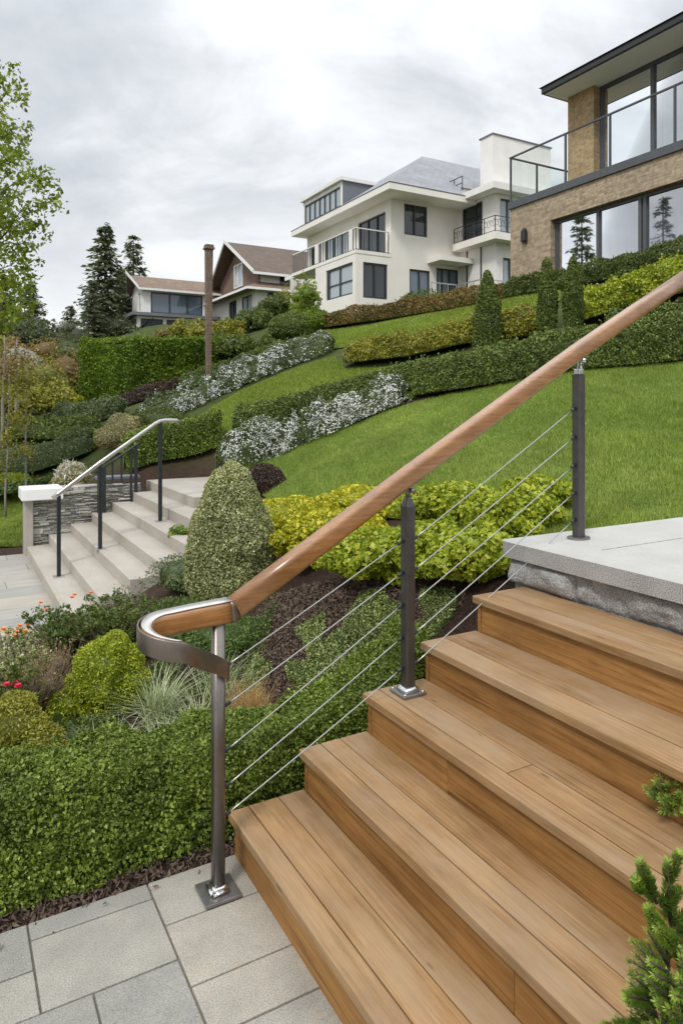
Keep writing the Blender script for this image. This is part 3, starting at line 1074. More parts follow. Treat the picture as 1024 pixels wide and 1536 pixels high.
for (b, a), z0, kind in ((P2, .51, 0), (P3, LZ, 1)):
    zt = railz(b) - .105 if kind == 0 else railz(b) - .125
    prof = rrect(.050, .050, .009, 2)
    if kind == 0:
        pts = [(b, a, z0 + .012), (b, a, zt - .03), (b, a, zt), (b, a, zt + .012)]
        po = MB().sweep(pts, prof, 0, [(1, 1), (1, 1), (.62, .62), (.34, .34)], (0, 1, 0), False).build('post', metal_post, rl)
        MB().box(b - .058, b + .058, a - .058, a + .058, z0 + .001, z0 + .014, 0, .003).build('base_plate', plate_m, po)
        mb = MB()
        mb.sweep([(b, a, z0 + .014), (b, a, z0 + .026), (b, a, z0 + .034)], rrect(.082, .082, .02, 3), 0, [(1, 1), (.95, .95), (.72, .72)], (0, 1, 0))
        for sx in (-1, 1):
            for sy in (-1, 1):
                mb.tube([(b + sx * .046, a + sy * .046, z0 + .013), (b + sx * .046, a + sy * .046, z0 + .019)], .007, 6)
        mb.build('collar', chrome, po)
        mb = MB()
        mb.tube([(b, a, zt + .008), (b, a, railz(b) - .035)], .010, 10)
        mb.build('rail_bracket', plate_m, po)
        mb = MB()
        mb.tube([(b + .006, a - .036, railz(b) - .066), (b + .006, a - .014, railz(b) - .066)], .011, 14)
        mb.build('bracket_bolt', plate_m, po)
    else:
        po = MB().sweep([(b, a, z0 + .010), (b, a, zt)], prof, 0, None, (0, 1, 0), False).build('post', metal_post, rl)
        mb = MB()
        mb.sweep([(b, a, z0 + .001), (b, a, z0 + .010)], [(.066 * math.cos(R(k * 18)), .052 * math.sin(R(k * 18))) for k in range(20)], 0, None, (0, 1, 0), False)
        mb.build('base_plate', plate_m, po)
        mb = MB()
        mb.box(b - .018, b + .018, a - .018, a + .018, zt, zt + .03, 0, .004)
        mb.tube([(b + .016, a, zt + .02), (b + .018, a, railz(b) - .03)], .007, 8)
        mb.tube([(b - .02, a - .01, zt + .02), (b - .018, a - .01, railz(b) - .04)], .004, 8)
        mb.tube([(b + .016, a - .03, railz(b) - .05), (b + .016, a + .02, railz(b) - .05)], .011, 10)
        mb.build('rail_bracket', chrome, po)
zn = []
for v in (1003, 1062, 1131, 1185, 1228):
    zn.append(CH + (HV - v) / F * 2.5)
z2 = [.51 + k for k in (.662, .525, .388, .248, .115)]
z3 = [LZ + k for k in (.683, .535, .388, .244, .104)]
for i in range(5):
    for p, q, sag in (((NB + .022, NA_, zn[i]), (P2[0] - .027, P2[1], z2[i]), .004), ((P2[0] + .027, P2[1], z2[i]), (P3[0] - .027, P3[1], z3[i]), .003)):
        n = 12
        pts = [(p[0] + (q[0] - p[0]) * k / n, p[1] + (q[1] - p[1]) * k / n, p[2] + (q[2] - p[2]) * k / n - sag * 4 * (k / n) * (1 - k / n)) for k in range(n + 1)]
        ca = MB().tube(pts, .0028, 6).build('cable', cable_m, rl)
        d = (Vector(q) - Vector(p)).normalized()
        mb = MB()
        mb.tube([Vector(p) - d * .004, Vector(p) + d * .026], .0072, 8)
        mb.build('cable_end', dark_metal, ca)
        mb = MB()
        mb.tube([Vector(q) - d * .030, Vector(q) + d * .004], .0072, 8)
        mb.build('cable_end', dark_metal, ca)

# ---- stone steps
SB, SR, SH, SZ = .98, .29, .136, -.35
ss = sthing('stone_staircase', 'flight of seven pale stone steps climbing from the lower paving', 'staircase', SB, 9, SZ)
FAR = [10.72, 10.72, 10.70, 10.68, 10.66, 10.64, 10.64]
for n in range(7):
    b0 = SB + SR * n
    z = SZ + SH * (n + 1)
    mb = MB()
    if n < 6:
        for a0, a1 in ((6.95, 8.35 + .3 * (n % 2)), (8.354 + .3 * (n % 2), FAR[n])):
            mb.box(b0, b0 + SR + .03, a0, a1, z - SH - .03, z - random.uniform(0, .002), 0, .007)
    else:
        for a0, a1 in ((8.6, 9.55), (9.554, 10.98)):
            mb.box(b0, b0 + 1.05, a0, a1, z - SH - .03, z, 0, .007)
    mb.build('step', sand_conc, ss)

# ---- handrail of the stone steps
hb = [1.127, 1.585, 2.3]
ht = [.745, 1.085, 1.575]
hz = [SZ + SH * 1, SZ + SH * 3, SZ + SH * 5]
sr = sthing('step_railing', 'slim dark railing with pale metal handrail on the stone steps', 'railing', hb[0], 8.6, hz[0])
for b, zt, z0 in zip(hb, ht, hz):
    z0 = SZ + SH * (1 + int((b - SB) / SR))
    p_ = MB().box(b - .021, b + .021, 8.6 - .021, 8.6 + .021, z0, zt - .02, 0, .003).build('post', dark_metal, sr)
    MB().box(b - .06, b + .06, 8.54, 8.66, z0, z0 + .008, 0, .002).build('base_plate', rail_silver, p_)
MB().sweep([(1.06, 8.6, ht[0] - .05), (hb[0], 8.6, ht[0]), (hb[1], 8.6, ht[1]), (2.24, 8.6, ht[2] - .035), (2.3, 8.6, ht[2] - .004), (2.36, 8.6, ht[2] + .006), (2.50, 8.6, ht[2] + .004), (2.545, 8.6, ht[2] - .03)], rrect(.058, .046, .012, 3)).build('handrail', rail_silver, sr)
fr_ = sthing('step_railing', 'short dark baluster rail at the far end of the stone steps', 'railing', 1.95, 10.60, SZ + SH * 3)
for b, w_ in ((1.93, .03), (2.01, .045), (2.40, .03), (2.47, .045)):
    z0 = SZ + SH * (1 + int((b - SB) / SR))
    MB().box(b - w_ / 2, b + w_ / 2, 10.6 - w_ / 2, 10.6 + w_ / 2, z0, .80 + (b - 1.93) * .66, 0).build('post', dark_metal, fr_)
for b in (2.13, 2.26):
    MB().box(b - .012, b + .012, 10.588, 10.612, .62, .82 + (b - 1.93) * .66, 0).build('baluster', dark_metal, fr_)
MB().sweep([(1.88, 10.6, .78), (2.52, 10.6, 1.20)], rrect(.05, .03, .008, 2)).build('top_rail', dark_metal, fr_)

# ---- rubble wall with white cap
wl = sthing('stone_wall', 'low rubble stone wall with a thick white cap at the foot of the stone steps', 'wall', .78, 10.8, SZ)
mb = MB()
zc = SZ + .0
while zc < .585:
    hc = random.uniform(.018, .048)
    bc = 1.065 - random.uniform(0, .03)
    bc = max(bc, 1.065)
    while bc < 2.56:
        lc = random.uniform(.06, .24)
        d_ = random.uniform(.0, .07)
        zz = zc + random.uniform(-.008, .008)
        mb.box(bc, min(bc + lc, 2.565) - random.uniform(.002, .008), 10.752 - d_, 10.80, zz, min(zz + hc * random.uniform(.7, 1.15), .605) - .003, 0, .005)
        bc += lc
    zc += hc
mb.build('rubble_face', ledge_m, wl)
mb = MB()
mb.box(.955, 1.062, 10.66, 11.0, SZ - .05, .43, 0, .008)
mb.build('pier', sand_conc, wl)
mb = MB()
mb.box(1.065, 2.58, 10.75, 11.0, SZ - .05, .585)
mb.build('core_wall', granite_edge, wl)
mb = MB()
mb.box(.90, 1.44, 10.52, 11.03, .44, .605, 0, .012)
mb.build('cap', white_cap_m, wl)
mb = MB()
mb.box(1.95, 2.58, 10.78, 11.02, .656, .70, 0, .006)
mb.build('coping', cheek_m, wl)

# ------------------------------------------------------------------ houses


def facade(mb, face, c, p0, p1, z0, z1, ops=(), depth=.14, m=0):
    def pt(p, z, d=0.):
        return (c + d, p, z) if face == 'L' else (p, c + d, z)
    ps = sorted({p0, p1, *[k for o_ in ops for k in o_[:2]]})
    zs = sorted({z0, z1, *[k for o_ in ops for k in o_[2:4]]})
    for i in range(len(ps) - 1):
        for j in range(len(zs) - 1):
            pm, zm = (ps[i] + ps[i + 1]) / 2, (zs[j] + zs[j + 1]) / 2
            if any(o_[0] < pm < o_[1] and o_[2] < zm < o_[3] for o_ in ops):
                continue
            mb.quad(pt(ps[i], zs[j]), pt(ps[i + 1], zs[j]), pt(ps[i + 1], zs[j + 1]), pt(ps[i], zs[j + 1]), m)
    for a0, a1, b0, b1 in [o_[:4] for o_ in ops]:
        mb.quad(pt(a0, b0), pt(a0, b1), pt(a0, b1, depth), pt(a0, b0, depth), m)
        mb.quad(pt(a1, b0), pt(a1, b1), pt(a1, b1, depth), pt(a1, b0, depth), m)
        mb.quad(pt(a0, b0), pt(a1, b0), pt(a1, b0, depth), pt(a0, b0, depth), m)
        mb.quad(pt(a0, b1), pt(a1, b1), pt(a1, b1, depth), pt(a0, b1, depth), m)


def window(root, face, c, p0, p1, z0, z1, mv=(), mh=(), fr=.06, pane=None, frm=None, depth=.12, curtain=False, name='window'):
    mb = MB()

    def bx_(a0, a1, b0, b1, d0, d1):
        if face == 'L':
            mb.box(c + d0, c + d1, a0, a1, b0, b1)
        else:
            mb.box(a0, a1, c + d0, c + d1, b0, b1)
    e = .002
    d0, d1 = depth - .07, depth
    bx_(p0 + e, p0 + fr, z0 + e, z1 - e, d0, d1)
    bx_(p1 - fr, p1 - e, z0 + e, z1 - e, d0, d1)
    bx_(p0 + fr, p1 - fr, z0 + e, z0 + fr, d0, d1)
    bx_(p0 + fr, p1 - fr, z1 - fr, z1 - e, d0, d1)
    for q in mv:
        p = p0 + (p1 - p0) * q
        bx_(p - fr * .5, p + fr * .5, z0 + fr, z1 - fr, d0 - .006, d1)
    for q in mh:
        z = z0 + (z1 - z0) * q
        bx_(p0 + fr, p1 - fr, z - fr * .3, z + fr * .3, d0 + .004, d1)
    f_ = mb.build(name, frm or frame_m, root)
    mb = MB()
    d = depth - .02
    if face == 'L':
        mb.quad((c + d, p0 + fr / 2, z0 + fr / 2), (c + d, p1 - fr / 2, z0 + fr / 2), (c + d, p1 - fr / 2, z1 - fr / 2), (c + d, p0 + fr / 2, z1 - fr / 2))
    else:
        mb.quad((p0 + fr / 2, c + d, z0 + fr / 2), (p1 - fr / 2, c + d, z0 + fr / 2), (p1 - fr / 2, c + d, z1 - fr / 2), (p0 + fr / 2, c + d, z1 - fr / 2))
    mb.build('pane', pane or pane_dark, f_)
    if curtain:
        mb = MB()
        n = int((p1 - p0) / .05)
        pr = [(p0 + (p1 - p0) * k / n, c + depth + .16 + .03 * math.sin(k * 1.3) + .01 * math.sin(k * .37)) for k in range(n + 1)]
        for (pa, da), (pb, db) in zip(pr[:-1], pr[1:]):
            if face == 'L':
                mb.quad((da, pa, z0), (db, pb, z0), (db, pb, z1), (da, pa, z1), 0, .5)
            else:
                mb.quad((pa, da, z0), (pb, db, z0), (pb, db, z1), (pa, da, z1), 0, .5)
        mb.build('curtain', curtain_m, f_)
    return f_


def bars(mb, p, q, z0, z1, step, r=.01, m=0):
    L = math.dist(p, q)
    n = max(1, int(L / step))
    for k in range(n + 1):
        x, y = p[0] + (q[0] - p[0]) * k / n, p[1] + (q[1] - p[1]) * k / n
        mb.box(x - r, x + r, y - r, y + r, z0, z1, m)


def railbox(mb, p, q, z0, z1, w=.025, m=0):
    mb.box(min(p[0], q[0]) - w, max(p[0], q[0]) + w, min(p[1], q[1]) - w, max(p[1], q[1]) + w, z0, z1, m)


# ---- brick house
x, y = W(13.04, 13.87)
bh = thing('brick_house', 'tan brick house with glass balcony and wide grey framed windows behind the hedges', 'house', (x, y, 4.4))
Y0 = -10.
mb = MB()
facade(mb, 'L', 0, Y0, 0, -.8, 2.6, [(-8.2, -1.41, .5, 1.99)], .22)
mb.quad((0, 0, -.8), (9, 0, -.8), (9, 0, 2.6), (0, 0, 2.6))
mb.quad((9, Y0, -.8), (9, 0, -.8), (9, 0, 5.5), (9, Y0, 5.5))
mb.build('lower_wall', brick_tan, bh)
window(bh, 'L', 0, -8.2, -1.41, .5, 1.99, (.324, .622, .640, .807), (), .075, glass_win, deck_band, .22, True)
mb = MB()
mb.box(-.05, 8.9, Y0, .05, 2.602, 2.785)
mb.build('balcony_deck', deck_band, bh)
MB().box(.12, 8.8, Y0, -.1, 2.7855, 2.795).build('deck_reflector', granite_top, bh)  # pale sheet added over the deck to bounce light up at the soffit
mb = MB()
facade(mb, 'L', 1.2, -1.71, -.87, 2.786, 5.5)
mb.quad((1.2, -1.71, 2.786), (1.5, -1.71, 2.786), (1.5, -1.71, 5.5), (1.2, -1.71, 5.5))
mb.quad((1.2, -.87, 2.786), (8.8, -.87, 2.786), (8.8, -.87, 5.5), (1.2, -.87, 5.5))
mb.build('brick_pier', brick_warm, bh)
mb = MB()
mb.box(1.9, 2.0, Y0, -1.72, 2.79, 5.5)
mb.box(1.5, 2.0, -1.9, -1.72, 2.79, 5.5)
mb.build('room_wall', room_m, bh)
window(bh, 'L', 1.28, Y0 + .1, -1.72, 2.79, 5.5, (.815, .60, .4), (), .09, glass_win, deck_band, .2, False, 'balcony_window')
mb = MB()
for y0, y1 in ((-3.0, -1.95), (-5.2, -3.3), (-9, -5.4)):
    n = int((y1 - y0) / .05)
    for k in range(n):
        a0, a1 = y0 + k * .05, y0 + (k + 1) * .05
        mb.quad((1.74 + .03 * math.sin(k * 1.4), a0, 2.8), (1.74 + .03 * math.sin((k + 1) * 1.4), a1, 2.8), (1.74 + .03 * math.sin((k + 1) * 1.4), a1, 4.7), (1.74 + .03 * math.sin(k * 1.4), a0, 4.7), 0, .5)
mb.build('curtain', curtain_m, bh)
mb = MB()
mb.box(.50, 8.8, Y0, -.72, 5.502, 5.56)
mb.build('soffit', soffit_m, bh)
mb = MB()
mb.box(.44, .52, Y0, -.66, 5.50, 5.66, 0, .02)
mb.box(.52, 8.8, -.735, -.66, 5.50, 5.66, 0, .02)
mb.build('gutter', black_m, bh)
mb = MB()
mb.poly([(.40, Y0, 5.67), (.40, -.62, 5.67), (4.5, -4.5, 7.1), (4.5, Y0, 7.1)])
mb.poly([(.40, -.62, 5.67), (8.8, -.62, 5.67), (4.5, -4.5, 7.1)])
mb.poly([(.40, Y0, 5.665), (.40, -.62, 5.665), (8.8, -.62, 5.665), (8.8, Y0, 5.665)])
mb.build('roof', brown_roof, bh)
bal = MB()
for yy_ in (-.02, -1.9, -3.2, -4.81, -6.4, -8.0):
    bal.box(-.03, .012, yy_ - .022, yy_ + .022, 2.786, 3.95)
for xx in (.95, 2.35):
    bal.box(xx - .022, xx + .022, -.03, .012, 2.786, 3.95)
bal.box(-.035, .017, Y0, .017, 3.951, 3.985)
bal.box(.017, 2.4, -.035, .017, 3.951, 3.985)
bo = bal.build('balustrade', deck_band, bh)
for y0, y1 in ((-1.88, -.05), (-3.18, -1.92), (-4.79, -3.22), (-6.38, -4.83), (-7.98, -6.42)):
    MB().quad((-.01, y0, 2.80), (-.01, y1, 2.80), (-.01, y1, 3.94), (-.01, y0, 3.94)).build('glass_panel', glass_bal, bo)
for x0, x1 in ((.02, .92), (.98, 2.32)):
    MB().quad((x0, -.01, 2.80), (x1, -.01, 2.80), (x1, -.01, 3.94), (x0, -.01, 3.94)).build('glass_panel', glass_bal, bo)
mb = MB()
mb.box(-.035, -.001, -.615, -.535, 1.66, 1.88, 0, .006)
mb.box(-.13, -.03, -.655, -.495, 1.62, 1.92, 0, .02)
mb.box(-.10, -.04, -.63, -.52, 1.58, 1.96, 0, .01)
mb.build('wall_lamp', black_m, bh)

# ---- white house
x, y = W(16.66, 25.04)
wh = thing('white_house', 'big white rendered house with grey hipped roof and balconies above the orange hedge', 'house', (x, y, 5.9))
mb = MB()
lo = -1.2
facade(mb, 'L', 0, 0, 8., 2.45, 4.86, [(.43, 2.74, 2.49, 4.4), (3.6, 6.0, 2.49, 4.3), (6.5, 7.6, 2.7, 4.2)])
facade(mb, 'L', 0, 3.64, 8., lo, 2.45, [(5.0, 6.6, .4, 2.0)])
facade(mb, 'R', 0, 0, 3.8, lo, 4.86, [(.70, 1.94, 3.39, 4.75), (.98, 2.10, .2, 1.91), (2.45, 3.7, .0, 2.1)])
mb.quad((0, 8, lo), (11, 8, lo), (11, 8, 4.86), (0, 8, 4.86))
mb.build('main_wall', white_wall, wh)
for a in ((.43, 2.74, 2.49, 4.4, (.34, .67)), (3.6, 6.0, 2.49, 4.3, (.33, .66)), (6.5, 7.6, 2.7, 4.2, (.5,)), (5., 6.6, .4, 2., (.5,))):
    window(wh, 'L', 0, *a[:4], a[4], (), .06, pane_pale if a[0] in (3.6, 5.) else pane_dark)
window(wh, 'R', 0, .70, 1.94, 3.39, 4.75, (.48,), (), .07)
window(wh, 'R', 0, .98, 2.10, .2, 1.91, (.5,), (), .06, pane_blue)
window(wh, 'R', 0, 2.45, 3.7, .0, 2.1, (.3, .62), (), .05, pane_blue)
mb = MB()
facade(mb, 'L', -1.77, 0, 3.64, lo, 2.3, [(.25, 2.6, .63, 1.98)])
facade(mb, 'R', 0, -1.77, 0, lo, 2.3, [(-1.395, -.17, .46, 1.97)])
mb.quad((-1.77, 3.64, lo), (0, 3.64, lo), (0, 3.64, 2.3), (-1.77, 3.64, 2.3))
mb.build('bay_wall', white_wall, wh)
window(wh, 'L', -1.77, .25, 2.6, .63, 1.98, (.5, .93), (.45,), .07, pane_pale)
window(wh, 'R', 0, -1.395, -.17, .46, 1.97, (.5,), (), .075)
mb = MB()
mb.box(-1.79, -.002, -.02, 6.2, 2.302, 2.45)
bk = mb.build('balcony', white_wall, wh)
mb = MB()
railbox(mb, (-1.72, .05), (-1.72, 6.1), 3.36, 3.40, .03)
railbox(mb, (-1.66, .05), (-.1, .05), 3.36, 3.40, .03)
mb.box(-1.75, -1.69, .30, .62, 2.5, 3.36)
mb.box(-1.75, -1.69, 3.4, 3.75, 2.5, 3.36)
mb.build('top_rail', white_wall2, bk)
mb = MB()
bars(mb, (-1.72, .05), (-1.72, 6.1), 2.452, 3.36, .22, .014)
bars(mb, (-1.72, .05), (-.1, .05), 2.452, 3.36, .20, .014)
railbox(mb, (-1.72, .02), (-1.72, 6.1), 2.47, 2.50, .012)
railbox(mb, (-1.7, .05), (.05, .05), 2.47, 2.50, .012)
mb.build('baluster_row', frame_m, bk)
# main eaves and hipped roof
mb = MB()
mb.box(-.8, 11, -1.1, 8.3, 4.86, 5.13)
mb.build('eaves', white_wall, wh)
mb = MB()
mb.box(-.815, 11, -1.115, 8.3, 5.131, 5.16)
mb.build('gutter', frame_m, wh)
mb = MB()
A_, B_, C_, D_ = (-.78, -1.08, 5.165), (11, -1.08, 5.165), (11, 8.28, 5.165), (-.78, 8.28, 5.165)
E_, G_ = (4.3, 3.6, 8.56), (8.2, 3.6, 8.56)
for f_ in ([A_, B_, G_, E_], [D_, A_, E_], [C_, D_, E_, G_], [B_, C_, G_]):
    mb.poly(f_)
mb.build('roof', slate, wh)
# dormer
mb = MB()
facade(mb, 'L', -.55, 3.24, 7.35, 5.17, 6.45, [(3.45, 7.2, 5.3, 6.25)], .1)
mb.box(-.7, 2.6, 3.14, 7.45, 6.46, 6.62)
dm = mb.build('dormer', white_wall2, wh)
for y_ in (3.245, 7.345):
    mb = MB()
    mb.poly([(-.55, y_, 5.17), (2.6, y_, 5.17), (2.6, y_, 6.46), (-.55, y_, 6.46)])
    mb.build('cheek', cheek_m, dm)
window(dm, 'L', -.55, 3.45, 7.2, 5.3, 6.25, (.14, .29, .43, .57, .71, .86), (), .05, pane_pale, frame_m, .08)
# lower block at the far left end
mb = MB()
facade(mb, 'L', .9, 8., 11.5, lo, 3.4, [(8.4, 9.7, 1.6, 3.0), (10.2, 11.2, 1.6, 3.0)])
facade(mb, 'R', 8.002, -1.0, .9, 1.0, 2.6)
mb.poly([(.5, 8.1, 3.42), (.5, 11.9, 3.42), (5, 11.9, 4.4), (5, 8.1, 4.4)])
mb.box(.5, .75, 8.1, 11.9, 3.2, 3.41)
mb.build('side_wall', white_wall2, wh)
window(wh, 'L', .9, 8.4, 9.7, 1.6, 3.0, (.5,), (), .07, pane_pale)
window(wh, 'L', .9, 10.2, 11.2, 1.6, 3.0, (), (), .07, pane_dark)
# wing to the right
mb = MB()
facade(mb, 'L', 3.8, -2.39, 0, lo, 5.02, [(-1.53, -.14, 3.24, 4.92)])
facade(mb, 'R', -2.39, 3.8, 9.5, lo, 5.02, [(4.05, 5.6, 3.24, 4.85), (4.2, 6.2, -.4, 2.3)])
mb.build('wing_wall', white_wall2, wh)
window(wh, 'L', 3.8, -1.53, -.14, 3.24, 4.92, (.40,), (.66,), .07)
window(wh, 'R', -2.39, 4.05, 5.6, 3.24, 4.85, (.3, .6), (), .07, pane_pale)
window(wh, 'R', -2.39, 4.2, 6.2, -.4, 2.3, (.22, .5), (), .07, pane_pale)
mb = MB()
mb.box(3.2, 9.6, -2.92, 1.0, 5.03, 5.31)
mb.build('wing_eaves', white_wall2, wh)
mb = MB()
mb.box(3.25, 9.4, -2.95, -2.392, 2.9, 3.2)
mb.box(3.25, 3.798, -2.39, -.12, 2.9, 3.2)
wb = mb.build('balcony', white_wall, wh)
mb = MB()
for p, q in (((3.3, -.2), (3.3, -2.9)), ((3.3, -2.9), (8.5, -2.9))):
    railbox(mb, p, q, 3.86, 3.89, .014)
    railbox(mb, p, q, 3.24, 3.262, .01)
    L = math.dist(p, q)
    n = int(L / .16)
    for k in range(n):
        cx, cy = p[0] + (q[0] - p[0]) * (k + .5) / n, p[1] + (q[1] - p[1]) * (k + .5) / n
        dx, dy = (q[0] - p[0]) / L, (q[1] - p[1]) / L
        ring = [(cx + dx * .07 * math.cos(w), cy + dy * .07 * math.cos(w), 3.60 + .17 * math.sin(w) * (1 if k % 2 else .75)) for w in np.linspace(0, 5.4, 9)]
        mb.tube(ring, .012, 4)
    bars(mb, p, q, 3.21, 3.87, .62, .014)
mb.build('scroll_railing', frame_m, wb)
mb = MB()
mb.box(1.95, 3.78, -.95, -.003, 2.24, 2.46)
mb.build('canopy', white_wall, wh)
mb = MB()
for y_ in (-.5, -1.45):
    mb.box(3.775, 3.798, y_ - .04, y_ + .04, -.6, 2.88)
mb.build('pilaster_strip', frame_m, wh)
mb = MB()
mb.box(4.6, 8.2, -1.3, -.46, 5.312, 8.08)
tw = mb.build('chimney_tower', white_wall2, wh)
MB().box(4.55, 8.25, -1.35, -.41, 8.082, 8.13).build('cap', cheek_m, tw)
mb = MB()
mb.box(3.66, 4.58, -.3, .55, 5.312, 5.82)
pr_ = mb.build('roof_parapet', brick_red, wh)
mb = MB()
for z_ in (5.95, 6.25):
    mb.box(3.55, 3.58, -.45, .7, z_, z_ + .03)
bars(mb, (3.565, .7), (3.565, -.45), 5.312, 6.27, .55, .015)
mb.build('roof_rail', frame_m, pr_)
# garden rail of the lower terrace
mb = MB()
for p, q in (((.9, -1.7), (2.2, -1.7)), ((2.25, -1.75), (2.25, -3.3)), ((2.25, -3.35), (6, -3.35))):
    railbox(mb, p, q, 1.02, 1.06, .018)
    bars(mb, p, q, -.6, 1.04, .40, .012)
    railbox(mb, p, q, .55, .57, .01)
mb.build('terrace_rail', cable_m, wh)
mb = MB()
mb.box(.4, 6.2, -3.5, -.004, -1.2, -.1)
mb.box(-1.9, -1.771, -.02, 3.7, -.55, -.45)
mb.build('plinth', white_wall2, wh)

# ---- brown roofed house (gable faces the valley)
YB = 55.
gx0 = at(383.6, 400, YB)[0]
bb, ba = AB(gx0, YB)
zb = 8.6
br_ = thing('brown_house', 'house with steep brown shingle roof and brick gable beyond the shrubs', 'house', (gx0, YB, zb))
mb = MB()
facade(mb, 'L', 0, 0, 9.5, -1, 2.65, [(.8, 3.0, .3, 2.2), (4.2, 6.0, .3, 2.2)])
facade(mb, 'R', 0, 0, 8, -1, 2.65, [(1.0, 2.2, .2, 2.3), (2.8, 5.0, .9, 2.3)])
mb.build('wall', white_wall2, br_)
window(br_, 'L', 0, .8, 3., .3, 2.2, (.5,), (), .1, pane_pale)
window(br_, 'L', 0, 4.2, 6., .3, 2.2, (.5,), (), .1)
window(br_, 'R', 0, 1., 2.2, .2, 2.3, (.5,), (), .1, pane_blue)
window(br_, 'R', 0, 2.8, 5., .9, 2.3, (.5,), (), .1, pane_blue)
mb = MB()
mb.prism([(0.3, 2.75), (9.2, 2.75), (9.2, 4.1), (4.75, 6.75), (.3, 4.1)], 'x', .35, .55)
mb.build('gable_wall', brick_red, br_)
window(br_, 'L', .33, 3.6, 5.6, 3.3, 5.3, (.5,), (), .1, pane_pale, white_wall2, .02)
mb = MB()
facade(mb, 'R', .3, .4, 8, 2.75, 4.2, [(2.2, 5.6, 2.95, 4.0)])
mb.build('upper_wall', white_wall2, br_)
window(br_, 'R', .3, 2.2, 5.6, 2.95, 4., (.55,), (), .1, pane_dark)
mb = MB()
for s_ in (0, 1):
    ye = -.6 if s_ == 0 else 10.1
    mb.poly([(-.5, ye, 3.75), (9, ye, 3.75), (9, 4.75, 7.1), (-.9, 4.75, 7.1)])
    mb.poly([(-.5, ye, 3.65), (9, ye, 3.65), (9, 4.75, 6.98), (-.9, 4.75, 6.98)])
rf = mb.build('roof', brown_roof, br_)
mb = MB()
for ye in (-.65, 10.15):
    a_, b_ = Vector((-.53, ye, 3.6)), Vector((-.93, 4.75, 6.98))
    mb.quad(a_, b_, b_ + Vector((0, 0, .28)), a_ + Vector((0, 0, .28)))
    mb.quad(a_ + Vector((.1, 0, 0)), b_ + Vector((.1, 0, 0)), b_ + Vector((.1, 0, .28)), a_ + Vector((.1, 0, .28)))
    mb.quad(a_, b_, b_ + Vector((.1, 0, 0)), a_ + Vector((.1, 0, 0)))
mb.box(-.5, 9, -.66, -.6, 3.55, 3.75)
mb.build('bargeboard', white_cap_m, rf)
mb = MB()
mb.poly([(-1.1, -.9, 2.5), (9, -.9, 2.5), (9, .32, 3.15), (.35, .32, 3.15)])
mb.poly([(-1.1, -.9, 2.5), (-1.1, 10.2, 2.5), (.35, 9.4, 3.15), (.35, .32, 3.15)])
mb.poly([(-1.1, -.9, 2.47), (9, -.9, 2.47), (9, 10.2, 2.47), (-1.1, 10.2, 2.47)])
sk = mb.build('skirt_roof', tan_roof, br_)
mb = MB()
mb.box(-1.12, 9, -.94, -.901, 2.3, 2.49)
mb.box(-1.14, -1.101, -.9, 10.2, 2.3, 2.49)
mb.build('fascia', white_cap_m, sk)

# ---- pale house far left
YL = 60.
gx1 = at(213, 470, YL)[0]
lh = thing('white_house', 'small white house with tan shingle roof and wide blue grey glazing beside the conifers', 'house', (gx1, YL, 7.6))
mb = MB()
facade(mb, 'L', 0, 0, 3.7, 2.2, 4.4, [(.5, 1.5, 2.5, 4.1)])
facade(mb, 'R', 0, 0, 9, 2.2, 4.4, [(.75, 5.4, 2.3, 4.15)])
mb.prism([(0, 4.41), (3.7, 4.41), (1.85, 5.6)], 'x', .02, .12)
mb.build('upper_wall', white_wall2, lh)
window(lh, 'R', 0, .75, 5.4, 2.3, 4.15, (.36, .70), (), .12, pane_blue)
window(lh, 'L', 0, .5, 1.5, 2.5, 4.1, (), (), .08, pane_pale, white_wall2)
mb = MB()
for ye in (-.5, 4.2):
    mb.poly([(-.35, ye, 4.35), (9.6, ye, 4.35), (9.6, 1.85, 5.75), (-.9, 1.85, 5.75)])
    mb.poly([(-.35, ye, 4.25), (9.6, ye, 4.25), (9.6, 1.85, 5.65), (-.9, 1.85, 5.65)])
rf = mb.build('roof', tan_roof, lh)
mb = MB()
for ye in (-.52, 4.22):
    a_, b_ = Vector((-.4, ye, 4.2)), Vector((-1.0, 1.85, 5.9))
    mb.quad(a_, b_, b_ + Vector((0, 0, .3)), a_ + Vector((0, 0, .3)))
    mb.quad(a_, b_, b_ + Vector((.25, 0, 0)), a_ + Vector((.25, 0, 0)))
mb.box(-.4, 9.6, -.56, -.51, 4.2, 4.38)
mb.build('bargeboard', white_cap_m, rf)
mb = MB()
facade(mb, 'L', -.6, -.8, 4.6, -1., 1.9, [(-.5, .9, .3, 1.7), (1.2, 2.6, .3, 1.7), (2.9, 4.2, .3, 1.7)])
facade(mb, 'R', -.8, -.6, 7.5, -1., 1.9, [(-.3, 1.6, .3, 1.7), (1.9, 3.6, .3, 1.7), (4.6, 6.2, .3, 1.7)])
mb.build('lower_wall', white_wall2, lh)
for a in ((-.5, .9), (1.2, 2.6), (2.9, 4.2)):
    window(lh, 'L', -.6, *a, .3, 1.7, (.5,), (), .09, pane_pale)
for a in ((-.3, 1.6), (1.9, 3.6), (4.6, 6.2)):
    window(lh, 'R', -.8, *a, .3, 1.7, (.5,), (), .09, pane_dark)
mb = MB()
mb.box(-1.1, 7.7, -1.3, 5.2, 1.91, 2.18)
mb.build('terrace_roof', cheek_m, lh)

